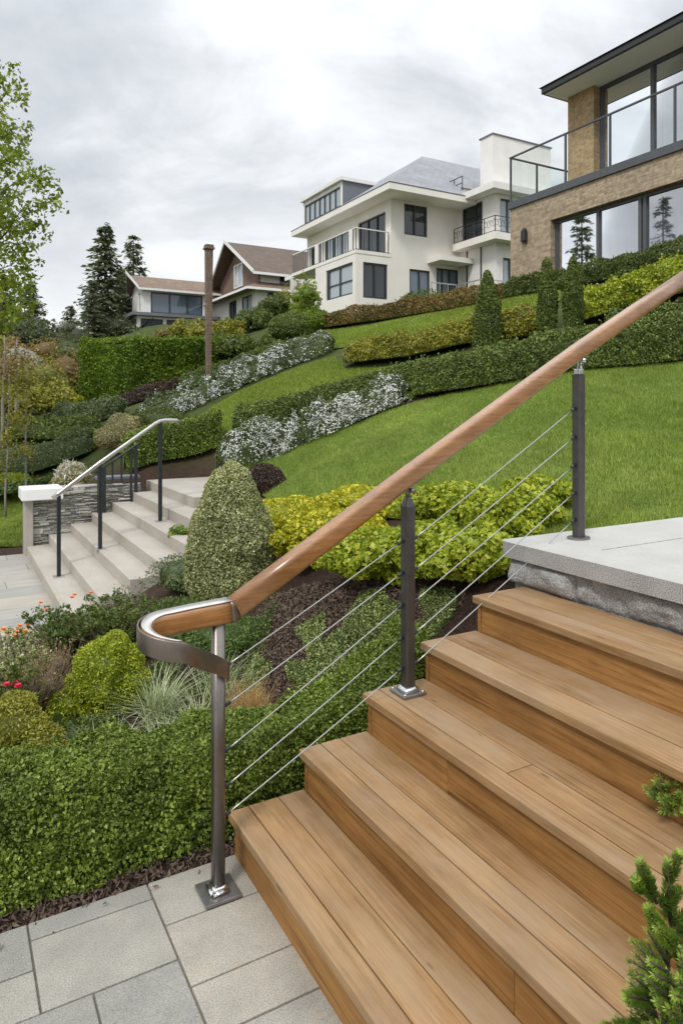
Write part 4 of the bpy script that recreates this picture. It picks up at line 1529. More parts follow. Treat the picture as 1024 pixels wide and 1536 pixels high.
# ---- tall slim masonry column
x, y, z = pos(312, 17.2)
po = thing('stone_column', 'tall tapering brown column with flat cap standing above the white flowers', 'column', (x, y, z))
zt = at(312, 374, 17.2)[2] - z
MB()._push([(-.045, -.06, -.1), (.055, -.06, -.1), (.055, .06, -.1), (-.045, .06, -.1), (-.065, -.08, zt), (.105, -.08, zt), (.105, .08, zt), (-.065, .08, zt)],
           [(0, 3, 2, 1), (4, 5, 6, 7), (0, 1, 5, 4), (1, 2, 6, 5), (2, 3, 7, 6), (3, 0, 4, 7)], 0, .5).build('shaft', pole_m, po)
MB().box(-.10, .14, -.115, .115, zt + .001, zt + .055, 0, .01).box(-.08, .12, -.095, .095, zt + .056, zt + .12, 0, .01).build('cap', pole_m, po)

# ------------------------------------------------------------------ plants


def smooth_path(pts, step):
    P = [Vector(p[:2]) for p in pts]
    if len(P) == 2:
        P = [P[0], P[0].lerp(P[1], .5), P[1]]
    out = []
    n = len(P)
    for i in range(n - 1):
        p0, p1, p2, p3 = P[max(i - 1, 0)], P[i], P[i + 1], P[min(i + 2, n - 1)]
        k = max(2, int((p2 - p1).length / step))
        for j in range(k):
            t_ = j / k
            out.append(.5 * ((2 * p1) + (-p0 + p2) * t_ + (2 * p0 - 5 * p1 + 4 * p2 - p3) * t_ ** 2 + (-p0 + 3 * p1 - 3 * p2 + p3) * t_ ** 3))
    out.append(P[-1])
    return np.array([tuple(p) for p in out])


def hedge(name, label, cat, pts, w, h, leaf, n, mat_, box=.45, rough=.06, taper=0., hs=None, group=None, lift=.5, asp=.55, rbias=1., bumps=(2., .8), core_in=1.3, extra=None, back=.45, base=.0, sprig_=.012):
    """pts: ground line of the hedge's middle; box: small = boxy, 1 = round"""
    path = smooth_path(pts, .08 if w < .6 else .2)
    d = np.diff(path, axis=0)
    sl = np.concatenate([[0], np.cumsum(np.linalg.norm(d, axis=1))])
    Lt = sl[-1]
    T = unit(np.gradient(path, axis=0))
    Nn = np.stack([T[:, 1], -T[:, 0]], 1)           # right-hand side
    zg = H(path) + base
    th = np.linspace(0, math.pi, 60)
    px_ = np.sign(np.cos(th)) * np.abs(np.cos(th)) ** box
    pz_ = np.abs(np.sin(th)) ** box
    px_ = px_ * (1 - taper * pz_)

    def shape(s, k, inset=0.):
        """s: length along, k: 0..59 float along the section"""
        i = np.interp(s, sl, np.arange(len(sl)))
        c = np.stack([np.interp(i, np.arange(len(sl)), path[:, j]) for j in (0, 1)], 1)
        nn = np.stack([np.interp(i, np.arange(len(sl)), Nn[:, j]) for j in (0, 1)], 1)
        z = np.interp(i, np.arange(len(sl)), zg)
        hh = np.interp(s / Lt, np.linspace(0, 1, len(hs)), hs) if hs else h
        # ends pulled in to round them
        e = np.minimum(s, Lt - s)
        end = np.clip(e / (w * .35 * (box + .25)), 0, 1)
        rd = (1 - (1 - end) ** 2) ** .5 * (1 - .35) + .35 if box > .3 else np.ones_like(end)
        X = np.interp(k, np.arange(60), px_) * (w / 2 - inset) * rd
        Z = np.interp(k, np.arange(60), pz_) * (hh - inset) * (rd ** .4)
        return np.concatenate([c + nn * X[:, None], (z + Z)[:, None]], 1), nn, hh
    # perimeter-uniform sampling
    per = np.concatenate([[0], np.cumsum(np.hypot(np.diff(px_) * w / 2, np.diff(pz_) * h))])
    ncap = int(n * min(.3, 2 * w / (Lt * 2.2 + 2 * w)))
    s = rng.uniform(0, Lt, n - ncap)
    k = np.interp(rng.uniform(0, per[-1], n - ncap), per, np.arange(60))
    P, nn, hh = shape(s, k)
    P1, _, _ = shape(s, np.clip(k + .3, 0, 59))
    P0, _, _ = shape(s, np.clip(k - .3, 0, 59))
    tan = unit(P1 - P0)
    i = np.clip(np.interp(s, sl, np.arange(len(sl))).astype(int), 0, len(T) - 1)
    T3 = np.concatenate([T[i], np.zeros((len(i), 1))], 1)
    N = unit(np.cross(tan, T3))
    N *= np.sign((N * (P - np.concatenate([P[:, :2] * 0, 0 * P[:, :1]], 1))).sum(1) * 0 + 1)[:, None]
    ctr, _, _ = shape(s, np.full(len(s), 29.5), 0)
    ctr[:, 2] -= hh * .5
    N *= np.where((N * (P - ctr)).sum(1) < 0, -1, 1)[:, None]
    # end caps
    if ncap:
        e = rng.integers(0, 2, ncap)
        kk = rng.uniform(0, 59, ncap)
        Pe, _, _ = shape(np.where(e == 0, .001, Lt - .001), kk)
        ce, _, he = shape(np.where(e == 0, .001, Lt - .001), np.full(ncap, 29.5))
        f = np.sqrt(rng.uniform(0, 1, ncap))[:, None]
        ce[:, 2] -= he * .5 if np.ndim(he) else h * .5
        Pc = ce + (Pe - ce) * f
        Te = np.where((e == 0)[:, None], -T[0], T[-1])
        P = np.concatenate([P, Pc])
        N = np.concatenate([N, np.concatenate([Te, np.zeros((ncap, 1))], 1)])
    bump = sn(P, bumps[0]) * rough + sn(P, bumps[0] * 3.5) * rough * bumps[1] * .6
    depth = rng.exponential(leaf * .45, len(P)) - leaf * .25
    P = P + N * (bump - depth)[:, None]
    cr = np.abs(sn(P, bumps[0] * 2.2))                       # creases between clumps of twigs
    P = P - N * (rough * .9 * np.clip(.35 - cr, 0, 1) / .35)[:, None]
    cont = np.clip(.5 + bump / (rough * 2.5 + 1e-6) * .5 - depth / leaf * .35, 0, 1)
    ns_ = int(len(P) * sprig_)                                # young shoots that stick out of the clipped face
    if ns_:
        k_ = rng.choice(len(P), ns_)
        D_ = unit(N[k_] + rng.normal(size=(ns_, 3)) * .35 + np.array([0, 0, .5]))
        ln_ = leaf * rng.uniform(1., 2.6, ns_)
        Pn, Nn_ = [P], [N]
        for q_ in (.3, .55, .8, 1.):
            Pn.append(P[k_] + D_ * (ln_ * q_)[:, None] + rng.normal(size=(ns_, 3)) * leaf * .15)
            Nn_.append(D_)
        P, N = np.concatenate(Pn), np.concatenate(Nn_)
        cont = np.concatenate([cont] + [np.full(ns_, .95)] * 4)
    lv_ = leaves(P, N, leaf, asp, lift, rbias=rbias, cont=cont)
    # inner body
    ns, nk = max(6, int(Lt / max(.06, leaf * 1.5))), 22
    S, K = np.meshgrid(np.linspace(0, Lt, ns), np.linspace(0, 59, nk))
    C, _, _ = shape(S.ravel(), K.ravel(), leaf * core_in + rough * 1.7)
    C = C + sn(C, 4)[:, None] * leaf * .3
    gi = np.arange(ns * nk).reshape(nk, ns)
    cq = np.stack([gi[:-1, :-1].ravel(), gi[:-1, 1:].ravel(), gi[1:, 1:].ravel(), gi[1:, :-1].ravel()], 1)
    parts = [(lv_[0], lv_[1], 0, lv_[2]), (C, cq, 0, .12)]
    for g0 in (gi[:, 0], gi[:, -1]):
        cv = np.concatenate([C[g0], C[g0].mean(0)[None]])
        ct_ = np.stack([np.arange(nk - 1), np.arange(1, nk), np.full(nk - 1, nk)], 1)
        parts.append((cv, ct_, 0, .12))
    mid = path[len(path) // 2]
    o = mesh_arrays(name, parts, [mat_], None, (mid[0], mid[1], float(zg[len(zg) // 2])))
    if label:
        tag(o, label, cat, group)
    return o, P, N


def revol(name, label, cat, base, prof, hgt, leaf, n, mat_, rough=.03, group=None, lift=.6, asp=.5, rbias=1., bf=5., up=0., core=True, sq=(1, 1)):
    """clipped plant of revolution; prof: [(t, radius)]"""
    tt = np.array([p[0] for p in prof])
    rr_ = np.array([p[1] for p in prof])
    z = np.linspace(0, 1, 200)
    rz_ = np.interp(z, tt, rr_)
    seg = np.hypot(np.diff(z) * hgt, np.diff(rz_)) * (rz_[:-1] + rz_[1:] + 1e-4)
    cum = np.concatenate([[0], np.cumsum(seg)])
    q = np.interp(rng.uniform(0, cum[-1], n), cum, z)
    a = rng.uniform(0, 2 * math.pi, n)
    r = np.interp(q, z, rz_)
    dr = (np.interp(np.clip(q + .01, 0, 1), z, rz_) - np.interp(np.clip(q - .01, 0, 1), z, rz_)) / (.02 * hgt)
    N = unit(np.stack([np.cos(a), np.sin(a), -dr], 1))
    P = np.stack([r * np.cos(a) * sq[0], r * np.sin(a) * sq[1], q * hgt], 1)
    b0 = np.array(base)
    bump = sn(P + b0, bf) * rough + sn(P + b0, bf * 3) * rough * .5
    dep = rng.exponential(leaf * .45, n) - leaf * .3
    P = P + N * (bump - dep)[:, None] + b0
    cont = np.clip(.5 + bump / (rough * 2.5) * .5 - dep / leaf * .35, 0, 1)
    v, f, rn_ = leaves(P, N, leaf, asp, lift, rbias=rbias, cont=cont, up=up)
    parts = [(v, f, 0, rn_)]
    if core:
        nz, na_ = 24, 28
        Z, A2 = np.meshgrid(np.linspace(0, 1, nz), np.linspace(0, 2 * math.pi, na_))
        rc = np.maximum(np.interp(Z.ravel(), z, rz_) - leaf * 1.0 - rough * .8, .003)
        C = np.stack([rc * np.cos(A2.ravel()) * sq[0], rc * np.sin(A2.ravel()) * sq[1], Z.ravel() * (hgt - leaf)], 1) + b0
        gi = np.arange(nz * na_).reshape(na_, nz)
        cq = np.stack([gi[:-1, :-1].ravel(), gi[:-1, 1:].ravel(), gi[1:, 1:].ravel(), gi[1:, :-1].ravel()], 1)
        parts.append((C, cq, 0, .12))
    o = mesh_arrays(name, parts, [mat_], None, tuple(base))
    if label:
        tag(o, label, cat, group)
    return o, P, N


def lumps(name, label, cat, base, balls, leaf, n, mat_, rough=.03, group=None, lift=.5, asp=.55, rbias=1., dens_in=.25, bf=4., stems=None, up=0.):
    """loose shrub: leaf clumps over overlapping balls; balls: (dx, dy, dz, rx, ry, rz)"""
    b0 = np.array(base)
    B = np.array([q if len(q) == 6 else (*q[:3], q[3], q[3], q[3]) for q in balls], float)
    ar = (B[:, 3] * B[:, 4] * B[:, 5]) ** (2 / 3)
    k = rng.choice(len(B), int(n * 1.7), p=ar / ar.sum())
    D = unit(rng.normal(size=(len(k), 3)))
    shell = 1 - np.minimum(rng.exponential(dens_in * .4, len(k)), .9)
    P = B[k, :3] + D * B[k, 3:] * shell[:, None]
    N = unit(D / B[k, 3:])
    keep = P[:, 2] > .0
    for j in range(len(B)):
        q = (((P - B[j, :3]) / B[j, 3:]) ** 2).sum(1)
        keep &= ~((q < .55) & (k != j))
    P, N = P[keep][:n], N[keep][:n]
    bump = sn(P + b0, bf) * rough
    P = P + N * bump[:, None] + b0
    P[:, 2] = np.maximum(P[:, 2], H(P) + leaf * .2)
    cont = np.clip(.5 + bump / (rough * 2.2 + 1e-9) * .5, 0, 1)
    v, f, rn_ = leaves(P, N, leaf, asp, lift, rbias=rbias, cont=cont, up=up)
    parts = [(v, f, 0, rn_)]
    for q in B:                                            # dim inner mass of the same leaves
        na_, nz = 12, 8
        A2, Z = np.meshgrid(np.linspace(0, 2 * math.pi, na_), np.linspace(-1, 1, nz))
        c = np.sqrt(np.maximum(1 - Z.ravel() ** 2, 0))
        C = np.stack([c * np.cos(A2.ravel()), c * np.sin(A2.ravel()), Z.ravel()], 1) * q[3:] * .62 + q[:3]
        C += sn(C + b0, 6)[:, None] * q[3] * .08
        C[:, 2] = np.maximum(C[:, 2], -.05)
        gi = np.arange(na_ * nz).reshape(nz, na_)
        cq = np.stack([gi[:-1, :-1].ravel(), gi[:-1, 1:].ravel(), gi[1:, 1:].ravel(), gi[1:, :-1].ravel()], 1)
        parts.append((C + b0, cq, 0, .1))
    o = mesh_arrays(name, parts, [mat_], None, tuple(base))
    if label:
        tag(o, label, cat, group)
    return o, P, N


def rballs(n, w, h, d=None, r=(.28, .42), seed=0):
    """random balls filling a mound w wide and h high"""
    g_ = np.random.default_rng(seed)
    d = d or w * .8
    out = [(0, 0, h * .45, w * .36, d * .36, h * .48)]
    for _ in range(n):
        a, q = g_.uniform(0, 2 * math.pi), g_.uniform(.25, 1) ** .6
        rr2 = g_.uniform(*r) * min(w, h) * .8
        x_, y_ = math.cos(a) * q * (w / 2 - rr2 * .7), math.sin(a) * q * (d / 2 - rr2 * .7)
        zz = g_.uniform(.25, 1.) * (h - rr2) * math.sqrt(max(.1, 1 - .75 * q * q))
        out.append((x_, y_, max(zz, rr2 * .5), rr2, rr2, rr2 * .85))
    return out


def petals(P, N, size, n, mat_, parent, name='blossoms', per=5, origin=(0, 0, 0)):
    """little five-petalled flowers"""
    wt = np.clip(.45 + 1.1 * sn(P, 3.) + .6 * sn(P, 9.), .02, 2) ** 1.3
    k = rng.choice(len(P), n, replace=len(P) < n, p=None if len(P) < n else wt / wt.sum())
    C = P[k] + N[k] * size * .5
    A2 = unit(N[k] + rng.normal(size=(n, 3)) * .5 + np.array([0, 0, .3]))
    t1 = unit(np.cross(A2, rng.normal(size=(n, 3))))
    t2 = np.cross(A2, t1)
    vs, fs = [], []
    o_ = 0
    for j in range(per):
        w = 2 * math.pi * j / per
        d = t1 * math.cos(w) + t2 * math.sin(w)
        s_ = -t1 * math.sin(w) + t2 * math.cos(w)
        V = np.empty((n, 4, 3))
        V[:, 0] = C
        V[:, 1] = C + d * size * .32 + s_ * size * .2 + A2 * size * .06
        V[:, 2] = C + d * size * .55 + A2 * size * .12
        V[:, 3] = C + d * size * .32 - s_ * size * .2 + A2 * size * .06
        vs.append(V.reshape(-1, 3))
        fs.append(np.arange(n * 4).reshape(n, 4) + o_)
        o_ += n * 4
    V = np.concatenate(vs)
    o = mesh_arrays(name, [(V - np.array(parent.location), np.concatenate(fs), 0, np.tile(np.repeat(rng.uniform(size=n), 4), per))], [mat_], parent)
    if n > 100:
        o['kind'] = 'stuff'
    return o


def tuft(name, label, base, n, h, w, mat_, lean=.9, droop=.9, spread=.04, cat='grass plant', group=None, parent=None):
    P = np.array(base) + np.concatenate([rng.normal(size=(n, 2)) * spread, np.zeros((n, 1))], 1)
    P[:, 2] = H(P) - .005 if parent is None else base[2]
    v, q, tr, r = blades(P, np.full(n, h), w, lean, droop, 5, .45)
    o = mesh_arrays(name, [(v, q, 0, r), (v[:0], tr, 0, .5)] if False else [(v, np.concatenate([np.concatenate([q, ]), np.stack([tr[:, 0], tr[:, 1], tr[:, 2], tr[:, 2]], 1)])[:len(q)], 0, r), (v, tr, 0, r)], [mat_], parent, tuple(base) if parent is None else (0, 0, 0))
    if label:
        tag(o, label, cat, group)
    return o


def twigs(mb, base, n, h, spread, r=.003, seed=0):
    g_ = np.random.default_rng(seed)
    for _ in range(n):
        a = g_.uniform(0, 6.28)
        l_ = g_.uniform(.2, 1) * spread
        top = (base[0] + math.cos(a) * l_, base[1] + math.sin(a) * l_, base[2] + h * g_.uniform(.6, 1))
        md = (base[0] + math.cos(a) * l_ * .4 + g_.normal() * .02, base[1] + math.sin(a) * l_ * .4 + g_.normal() * .02, base[2] + h * .45)
        b0 = (base[0] + g_.normal() * spread * .12, base[1] + g_.normal() * spread * .12, base[2] - .02)
        mb.tube([b0, md, top], [r, r * .8, r * .4], 4)
        for _ in range(2):
            a2 = g_.uniform(0, 6.28)
            mb.tube([md, (md[0] + math.cos(a2) * spread * .4, md[1] + math.sin(a2) * spread * .4, md[2] + h * g_.uniform(.15, .4))], [r * .6, r * .3], 3)


# ---- the front box hedge
fp = [W(b, 2.842 + .012 * math.sin(b * 3)) for b in (-1.6, -.9, -.2, .4, 1., 1.6, 2.05)]
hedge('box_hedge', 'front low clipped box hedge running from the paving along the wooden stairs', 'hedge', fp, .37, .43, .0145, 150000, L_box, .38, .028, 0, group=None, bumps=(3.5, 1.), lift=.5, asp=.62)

# ---- lower long hedge on the lawn's upper edge


def shift(pts, d):
    """front ground line -> middle line, d metres further back"""
    out = []
    for u, v, Y in pts:
        x, y, _ = at(u, v, Y)
        out.append((x, y))
    P = smooth_path(out, .5)
    T = unit(np.gradient(P, axis=0))
    N = np.stack([T[:, 1], -T[:, 0]], 1)
    N *= np.where(N[:, 1] < 0, -1, 1)[:, None]
    return P + N * d


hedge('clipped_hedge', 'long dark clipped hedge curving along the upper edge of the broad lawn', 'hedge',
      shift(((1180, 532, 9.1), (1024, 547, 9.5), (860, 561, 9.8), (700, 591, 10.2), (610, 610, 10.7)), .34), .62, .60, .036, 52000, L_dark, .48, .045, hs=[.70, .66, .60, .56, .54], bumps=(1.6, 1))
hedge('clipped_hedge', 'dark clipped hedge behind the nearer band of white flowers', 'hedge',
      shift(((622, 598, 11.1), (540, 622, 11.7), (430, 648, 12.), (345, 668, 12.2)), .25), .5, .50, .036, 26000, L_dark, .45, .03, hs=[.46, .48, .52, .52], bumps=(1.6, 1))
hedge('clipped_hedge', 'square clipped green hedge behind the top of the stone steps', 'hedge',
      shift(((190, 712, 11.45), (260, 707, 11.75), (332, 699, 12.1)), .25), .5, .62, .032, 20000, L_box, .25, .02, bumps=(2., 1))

# ---- white flower bands
wf, P, N = hedge('flowering_shrub', 'nearer band of small white flowers between the broad lawn and dark hedge', 'flowers',
                 shift(((318, 712, 10.5), (365, 701, 10.5), (420, 682, 10.8), (500, 652, 10.8), (560, 631, 10.7), (602, 612, 10.6)), .22), .55, .52, .034, 14000, L_greysh, .8, .09, hs=[.62, .56, .50, .52, .50, .44], bumps=(3., 1.2), lift=.9)
petals(P, N, .023, 7000, L_white, wf)
wf, P, N = hedge('flowering_shrub', 'farther band of white flowers rising past the brown column', 'flowers',
                 shift(((205, 650, 14.6), (260, 630, 14.9), (350, 589, 15.6), (450, 547, 16.3), (502, 529, 16.6)), .4), .85, .56, .045, 12000, L_greysh, .8, .09, bumps=(2.2, 1.2), lift=.9)
petals(P, N, .032, 5000, L_white, wf)

# ---- hedges and shrubs of the upper slope
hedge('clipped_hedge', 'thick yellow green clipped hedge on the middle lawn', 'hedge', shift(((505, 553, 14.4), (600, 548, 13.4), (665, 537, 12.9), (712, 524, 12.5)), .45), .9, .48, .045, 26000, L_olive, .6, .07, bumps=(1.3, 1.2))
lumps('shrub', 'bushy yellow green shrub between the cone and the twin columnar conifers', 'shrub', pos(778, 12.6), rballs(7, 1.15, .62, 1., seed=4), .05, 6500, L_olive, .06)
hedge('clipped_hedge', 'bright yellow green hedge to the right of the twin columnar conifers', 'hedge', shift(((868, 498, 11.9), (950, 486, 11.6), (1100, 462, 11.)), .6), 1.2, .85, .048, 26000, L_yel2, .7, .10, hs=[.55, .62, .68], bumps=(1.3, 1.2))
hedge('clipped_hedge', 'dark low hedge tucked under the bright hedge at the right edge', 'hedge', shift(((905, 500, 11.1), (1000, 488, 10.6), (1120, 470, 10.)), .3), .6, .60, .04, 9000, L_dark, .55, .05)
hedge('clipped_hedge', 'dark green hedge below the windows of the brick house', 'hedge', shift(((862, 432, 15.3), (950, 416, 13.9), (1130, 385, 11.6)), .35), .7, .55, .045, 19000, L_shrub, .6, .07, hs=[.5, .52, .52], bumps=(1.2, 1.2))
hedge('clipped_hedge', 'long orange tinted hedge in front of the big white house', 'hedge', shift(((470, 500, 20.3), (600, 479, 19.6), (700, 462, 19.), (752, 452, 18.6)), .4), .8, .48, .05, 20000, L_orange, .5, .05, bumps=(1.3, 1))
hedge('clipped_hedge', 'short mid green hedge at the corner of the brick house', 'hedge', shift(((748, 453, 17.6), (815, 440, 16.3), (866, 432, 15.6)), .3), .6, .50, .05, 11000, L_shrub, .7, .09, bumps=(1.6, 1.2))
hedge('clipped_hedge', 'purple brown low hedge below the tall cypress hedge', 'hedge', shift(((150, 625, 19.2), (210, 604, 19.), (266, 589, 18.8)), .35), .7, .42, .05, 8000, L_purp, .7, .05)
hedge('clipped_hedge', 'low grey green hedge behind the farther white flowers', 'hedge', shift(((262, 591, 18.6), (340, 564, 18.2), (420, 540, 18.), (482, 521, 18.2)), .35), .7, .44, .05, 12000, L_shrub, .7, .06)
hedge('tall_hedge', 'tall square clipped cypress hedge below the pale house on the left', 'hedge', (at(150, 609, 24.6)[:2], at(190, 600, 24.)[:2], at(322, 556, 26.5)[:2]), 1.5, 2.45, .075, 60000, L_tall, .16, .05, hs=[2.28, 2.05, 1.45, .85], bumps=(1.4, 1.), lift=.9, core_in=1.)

# ---- clipped conifers
conep = [(0, .18), (.08, .23), (.3, .235), (.6, .20), (.85, .115), (.95, .06), (1, .0)]
revol('conifer_topiary', 'dark clipped conifer cone on the lawn left of the twin columns', 'topiary', pos(731, 12.2), conep, 1.46, .035, 12000, L_dark, .025, up=.5)
colp = [(0, .14), (.1, .165), (.45, .165), (.75, .12), (.92, .065), (1, 0)]
revol('conifer_topiary', 'slim columnar conifer, the left one of the close pair', 'topiary', pos(820, 11.9), [(t_, r_ * .9) for t_, r_ in colp], 1.50, .035, 9500, L_dark, .025, up=.7)
revol('conifer_topiary', 'slim columnar conifer, the right one of the close pair', 'topiary', pos(860, 11.7), [(t_, r_ * .96) for t_, r_ in colp], 1.50, .035, 9500, L_dark, .025, up=.7)
# variegated topiary beside the steps
tp = [(0, .23), (.06, .29), (.2, .332), (.45, .325), (.65, .275), (.82, .20), (.93, .125), (1, 0)]
revol('variegated_topiary', 'rounded cone of cream flecked foliage beside the stone steps', 'topiary', pos(346, 5.3), tp, 1.10, .020, 42000, L_var, .022, up=.3, asp=.6)
revol('globe_shrub', 'small dark purple globe shrub at the lawn edge', 'shrub', pos(395, 8.3), [(0, .14), (.2, .24), (.5, .265), (.8, .19), (.93, .11), (1, 0)], .375, .024, 9000, L_purp, .012)

# ---- yellow shrubs below the lawn


def pxy(u, v, Y):
    return at(u, v, Y)[:2]


ys = [(430, 6.5, 1.2, 738, L_yel, 'bright yellow shrub next to the cream flecked topiary', 3, .036, 5600), (500, 5.2, 1.1, 747, L_yel, 'yellow green shrub under the handrail left of the middle post', 8, .042, 5000),
      (548, 6.0, 1.3, 762, L_yel, 'yellow green shrub on the lawn edge behind the middle post', 9, .042, 4200), (570, 4.5, .88, 782, L_yel2, 'lime green shrub reaching low left of the middle railing post', 12, .046, 3600), (640, 4.25, .78, 768, L_yel2, 'lime green shrub directly behind the middle railing post', 13, .050, 3300),
      (690, 4.9, .95, 762, L_yel2, 'lime green leafy shrub on the lawn edge right of the middle post', 15, .050, 3600), (712, 3.98, .74, 785, L_yel2, 'low lime green shrub in front, beside the top wooden tread', 17, .048, 2800), (772, 4.35, .70, 768, L_yel2, 'lime green shrub against the corner of the granite landing', 21, .048, 3000), (805, 4.75, .60, 782, L_yel2, 'small lime green shrub peeping over the granite landing edge', 22, .046, 2200)]
for u, Y, w_, vt, mt_, lb, sd, lf, n_l in ys:
    b0 = pos(u, Y)
    h_ = max(.3, at(u, vt, Y)[2] - b0[2] - .03)
    lumps('shrub', lb, 'shrub', b0, rballs(18, w_, h_, w_ * .8, (.22, .36), seed=sd), lf * .70, int(n_l * 1.9), mt_, .035, lift=.45, asp=.72, group='yellow green shrubs below the lawn')

# ---- bank of shrubs in front of the far houses
bank = [(285, 33, 2.4, 474, L_olive, 'rusty olive shrub just left of the brown column'), (340, 30, 2.0, 474, L_olive, 'olive shrub just right of the brown column'), (380, 31, 2.3, 458, L_shrub, 'mid green shrub below the brown house'),
        (352, 26, 2.3, 496, L_dark, 'dark low shrub above the end of the tall hedge'), (415, 33, 2.2, 440, L_shrub, 'green shrub between the brown house and the globe hedge'), (320, 27, 1.7, 492, L_shrub, 'low green shrub behind the brown column'),
        (258, 36, 2.4, 490, L_rust, 'rusty shrub under the pale far house'), (400, 25, 1.6, 508, L_shrub, 'low shrub beside the concrete path'), (440, 38, 2.4, 418, L_olive, 'yellowish shrub between brown and white house'), (228, 40, 2.0, 506, L_shrub, 'green shrub peeking over the tall hedge')]
for i, (u, Y, w_, vt, mt_, lb) in enumerate(bank):
    b0 = pos(u, Y)
    h_ = max(.5, at(u, vt, Y)[2] - b0[2] - .05)
    lumps('shrub', lb, 'shrub', b0, rballs(11, w_, h_, seed=30 + i), .11, 3000, mt_, .12, lift=.6, group='shrubs on the bank')
lumps('shrub', 'tall loose shrub against the left end of the white house', 'shrub', pos(459, 27), rballs(12, 1.5, 2.5, seed=51, r=(.25, .36)), .10, 2600, L_tree, .12, dens_in=.6)
revol('globe_hedge', 'broad clipped dark green dome left of the white house', 'shrub', pos(438, 26), [(0, .6), (.2, .86), (.5, .90), (.8, .66), (.94, .34), (1, 0)], 1.02, .06, 12000, L_dark, .03)
lumps('shrub', 'small bright green shrub above the farther white flowers', 'shrub', pos(482, 20.6), rballs(5, 1.3, .62, seed=9), .06, 3000, L_tall, .05)
lumps('shrub', 'leafy green plant in front of the white house terrace rail', 'shrub', pos(640, 27.5), rballs(6, 2.4, .9, seed=10), .09, 1600, L_shrub, .08)

# ---- left middle ground
left = [(183, 13.6, .98, .86, L_cream, .030, 9000, 'rounded cream variegated shrub beside the stone steps handrail', 61), (109, 12.6, .86, .60, L_cream, .030, 7000, 'cream shrub with pale spiky tops behind the rubble wall', 62), (139, 14.6, .42, .52, L_yel2, .04, 2200, 'small lime green shrub between the two cream shrubs', 63),
        (20, 13.8, 1.1, .46, L_yel2, .05, 3000, 'low lime green shrub at the left picture edge', 64), (103, 18., 1.2, .62, L_greysh, .045, 5000, 'rounded grey green mound shrub before the small lawn patch', 65), (62, 17., 1.0, .25, L_purp, .05, 1800, 'flat purple brown shrub among the green mounds', 66),
        (104, 22.5, .9, .62, L_yel, .06, 2200, 'bright yellow shrub at the foot of the tall hedge', 67), (238, 14.0, 1.7, .55, L_shrub, .035, 7000, 'low green shrub between cream shrub and square hedge', 68)]
for u, Y, w_, h_, mt_, lf, n_l, lb, sd in left:
    o, P, N = lumps('shrub', lb, 'shrub', pos(u, Y), rballs(8, w_, h_, seed=sd), lf, n_l, mt_, .035, lift=.6)
    if sd == 62:
        top = P[(P[:, 2] > P[:, 2].max() - .3)]
        k = rng.choice(len(top), 260)
        v, f, r = leaves(top[k], unit(np.array([0, 0, 1.]) + rng.normal(size=(260, 3)) * .4), .11, .16, 1.5, .3)
        mesh_arrays('flower_spikes', [(v - np.array(o.location), f, 0, r)], [L_white], o)['kind'] = 'stuff'
hedge('clipped_hedge', 'dark grey green low hedge behind the lower lawn bed', 'hedge', (pxy(-60, 700, 15.4), pxy(30, 702, 15.), pxy(90, 700, 14.6), pxy(140, 688, 14.5)), .9, .58, .045, 12000, L_greysh, .8, .06)
hedge('clipped_hedge', 'mid green wavy hedge in the middle of the left garden', 'hedge', (pxy(10, 665, 17.2), pxy(70, 660, 16.8), pxy(135, 655, 16.2)), 1.1, .5, .05, 9000, L_shrub, .8, .09)
hedge('clipped_hedge', 'dark speckled low hedge leading up to the purple hedge', 'hedge', (pxy(95, 650, 17.2), pxy(140, 640, 17.4), pxy(185, 622, 17.6)), .8, .5, .05, 8000, L_greysh, .8, .07)
o, P, N = hedge('ground_cover_bed', None, None, (pxy(-40, 735, 13.9), pxy(30, 733, 13.9), pxy(78, 728, 13.7)), 1.5, .20, .06, 5000, L_jun, .9, .04)
tag(o, 'strip of longer dark green ground cover above the lower lawn', 'ground cover', kind='stuff')
petals(P[P[:, 1] > 14], N[P[:, 1] > 14], .07, 90, L_red, o)
wild = [(12, 23, 2.4, 1.9, L_rust, 'loose rusty shrub at the left edge'), (62, 22, 2.2, 1.7, L_olive, 'olive yellow shrub in the left middle ground'), (95, 25, 2.2, 2.0, L_rust, 'brown twiggy shrub left of the tall hedge'), (25, 19.5, 1.8, 1.0, L_olive, 'low golden shrub behind the pale trunks'),
        (85, 20.5, 1.6, .9, L_olive, 'low yellow brown shrub below the brown twiggy shrub'), (100, 30, 2., 1.9, L_shrub, 'green shrub beside the tall hedge corner'), (0, 31, 3., 2.0, L_rust, 'pale brown shrub near the grey boulder'), (70, 33, 3., 1.5, L_rust, 'low brown scrub behind the boulder'), (112, 34, 1.9, 2.4, L_conif, 'dark evergreen shrub at the corner of the tall hedge')]
for i, (u, Y, w_, h_, mt_, lb) in enumerate(wild):
    lumps('shrub', lb, 'shrub', pos(u, Y), rballs(11, w_, h_, seed=80 + i), .085, 2800, mt_, .1, dens_in=.6, lift=.7, group='loose shrubs in the left background')
o, P, N = revol('boulder', 'grey boulder half hidden among the left background shrubs', 'boulder', pos(22, 29), [(0, 1.), (.4, .95), (.8, .55), (1, 0)], .75, .02, 10, rock_m, .1)
bpy.data.objects.remove(o)
nz, na_ = 14, 26
Z, A2 = np.meshgrid(np.linspace(-.2, 1, nz), np.linspace(0, 2 * math.pi, na_))
rc = np.sqrt(np.maximum(1 - np.clip(Z.ravel(), 0, 1) ** 2.2, 0))
C = np.stack([rc * np.cos(A2.ravel()) * 1.3, rc * np.sin(A2.ravel()) * .8, Z.ravel() * .85], 1)
C *= (1 + .14 * sn(C, 1.1) + .06 * sn(C, 3.))[:, None]
gi = np.arange(nz * na_).reshape(na_, nz)
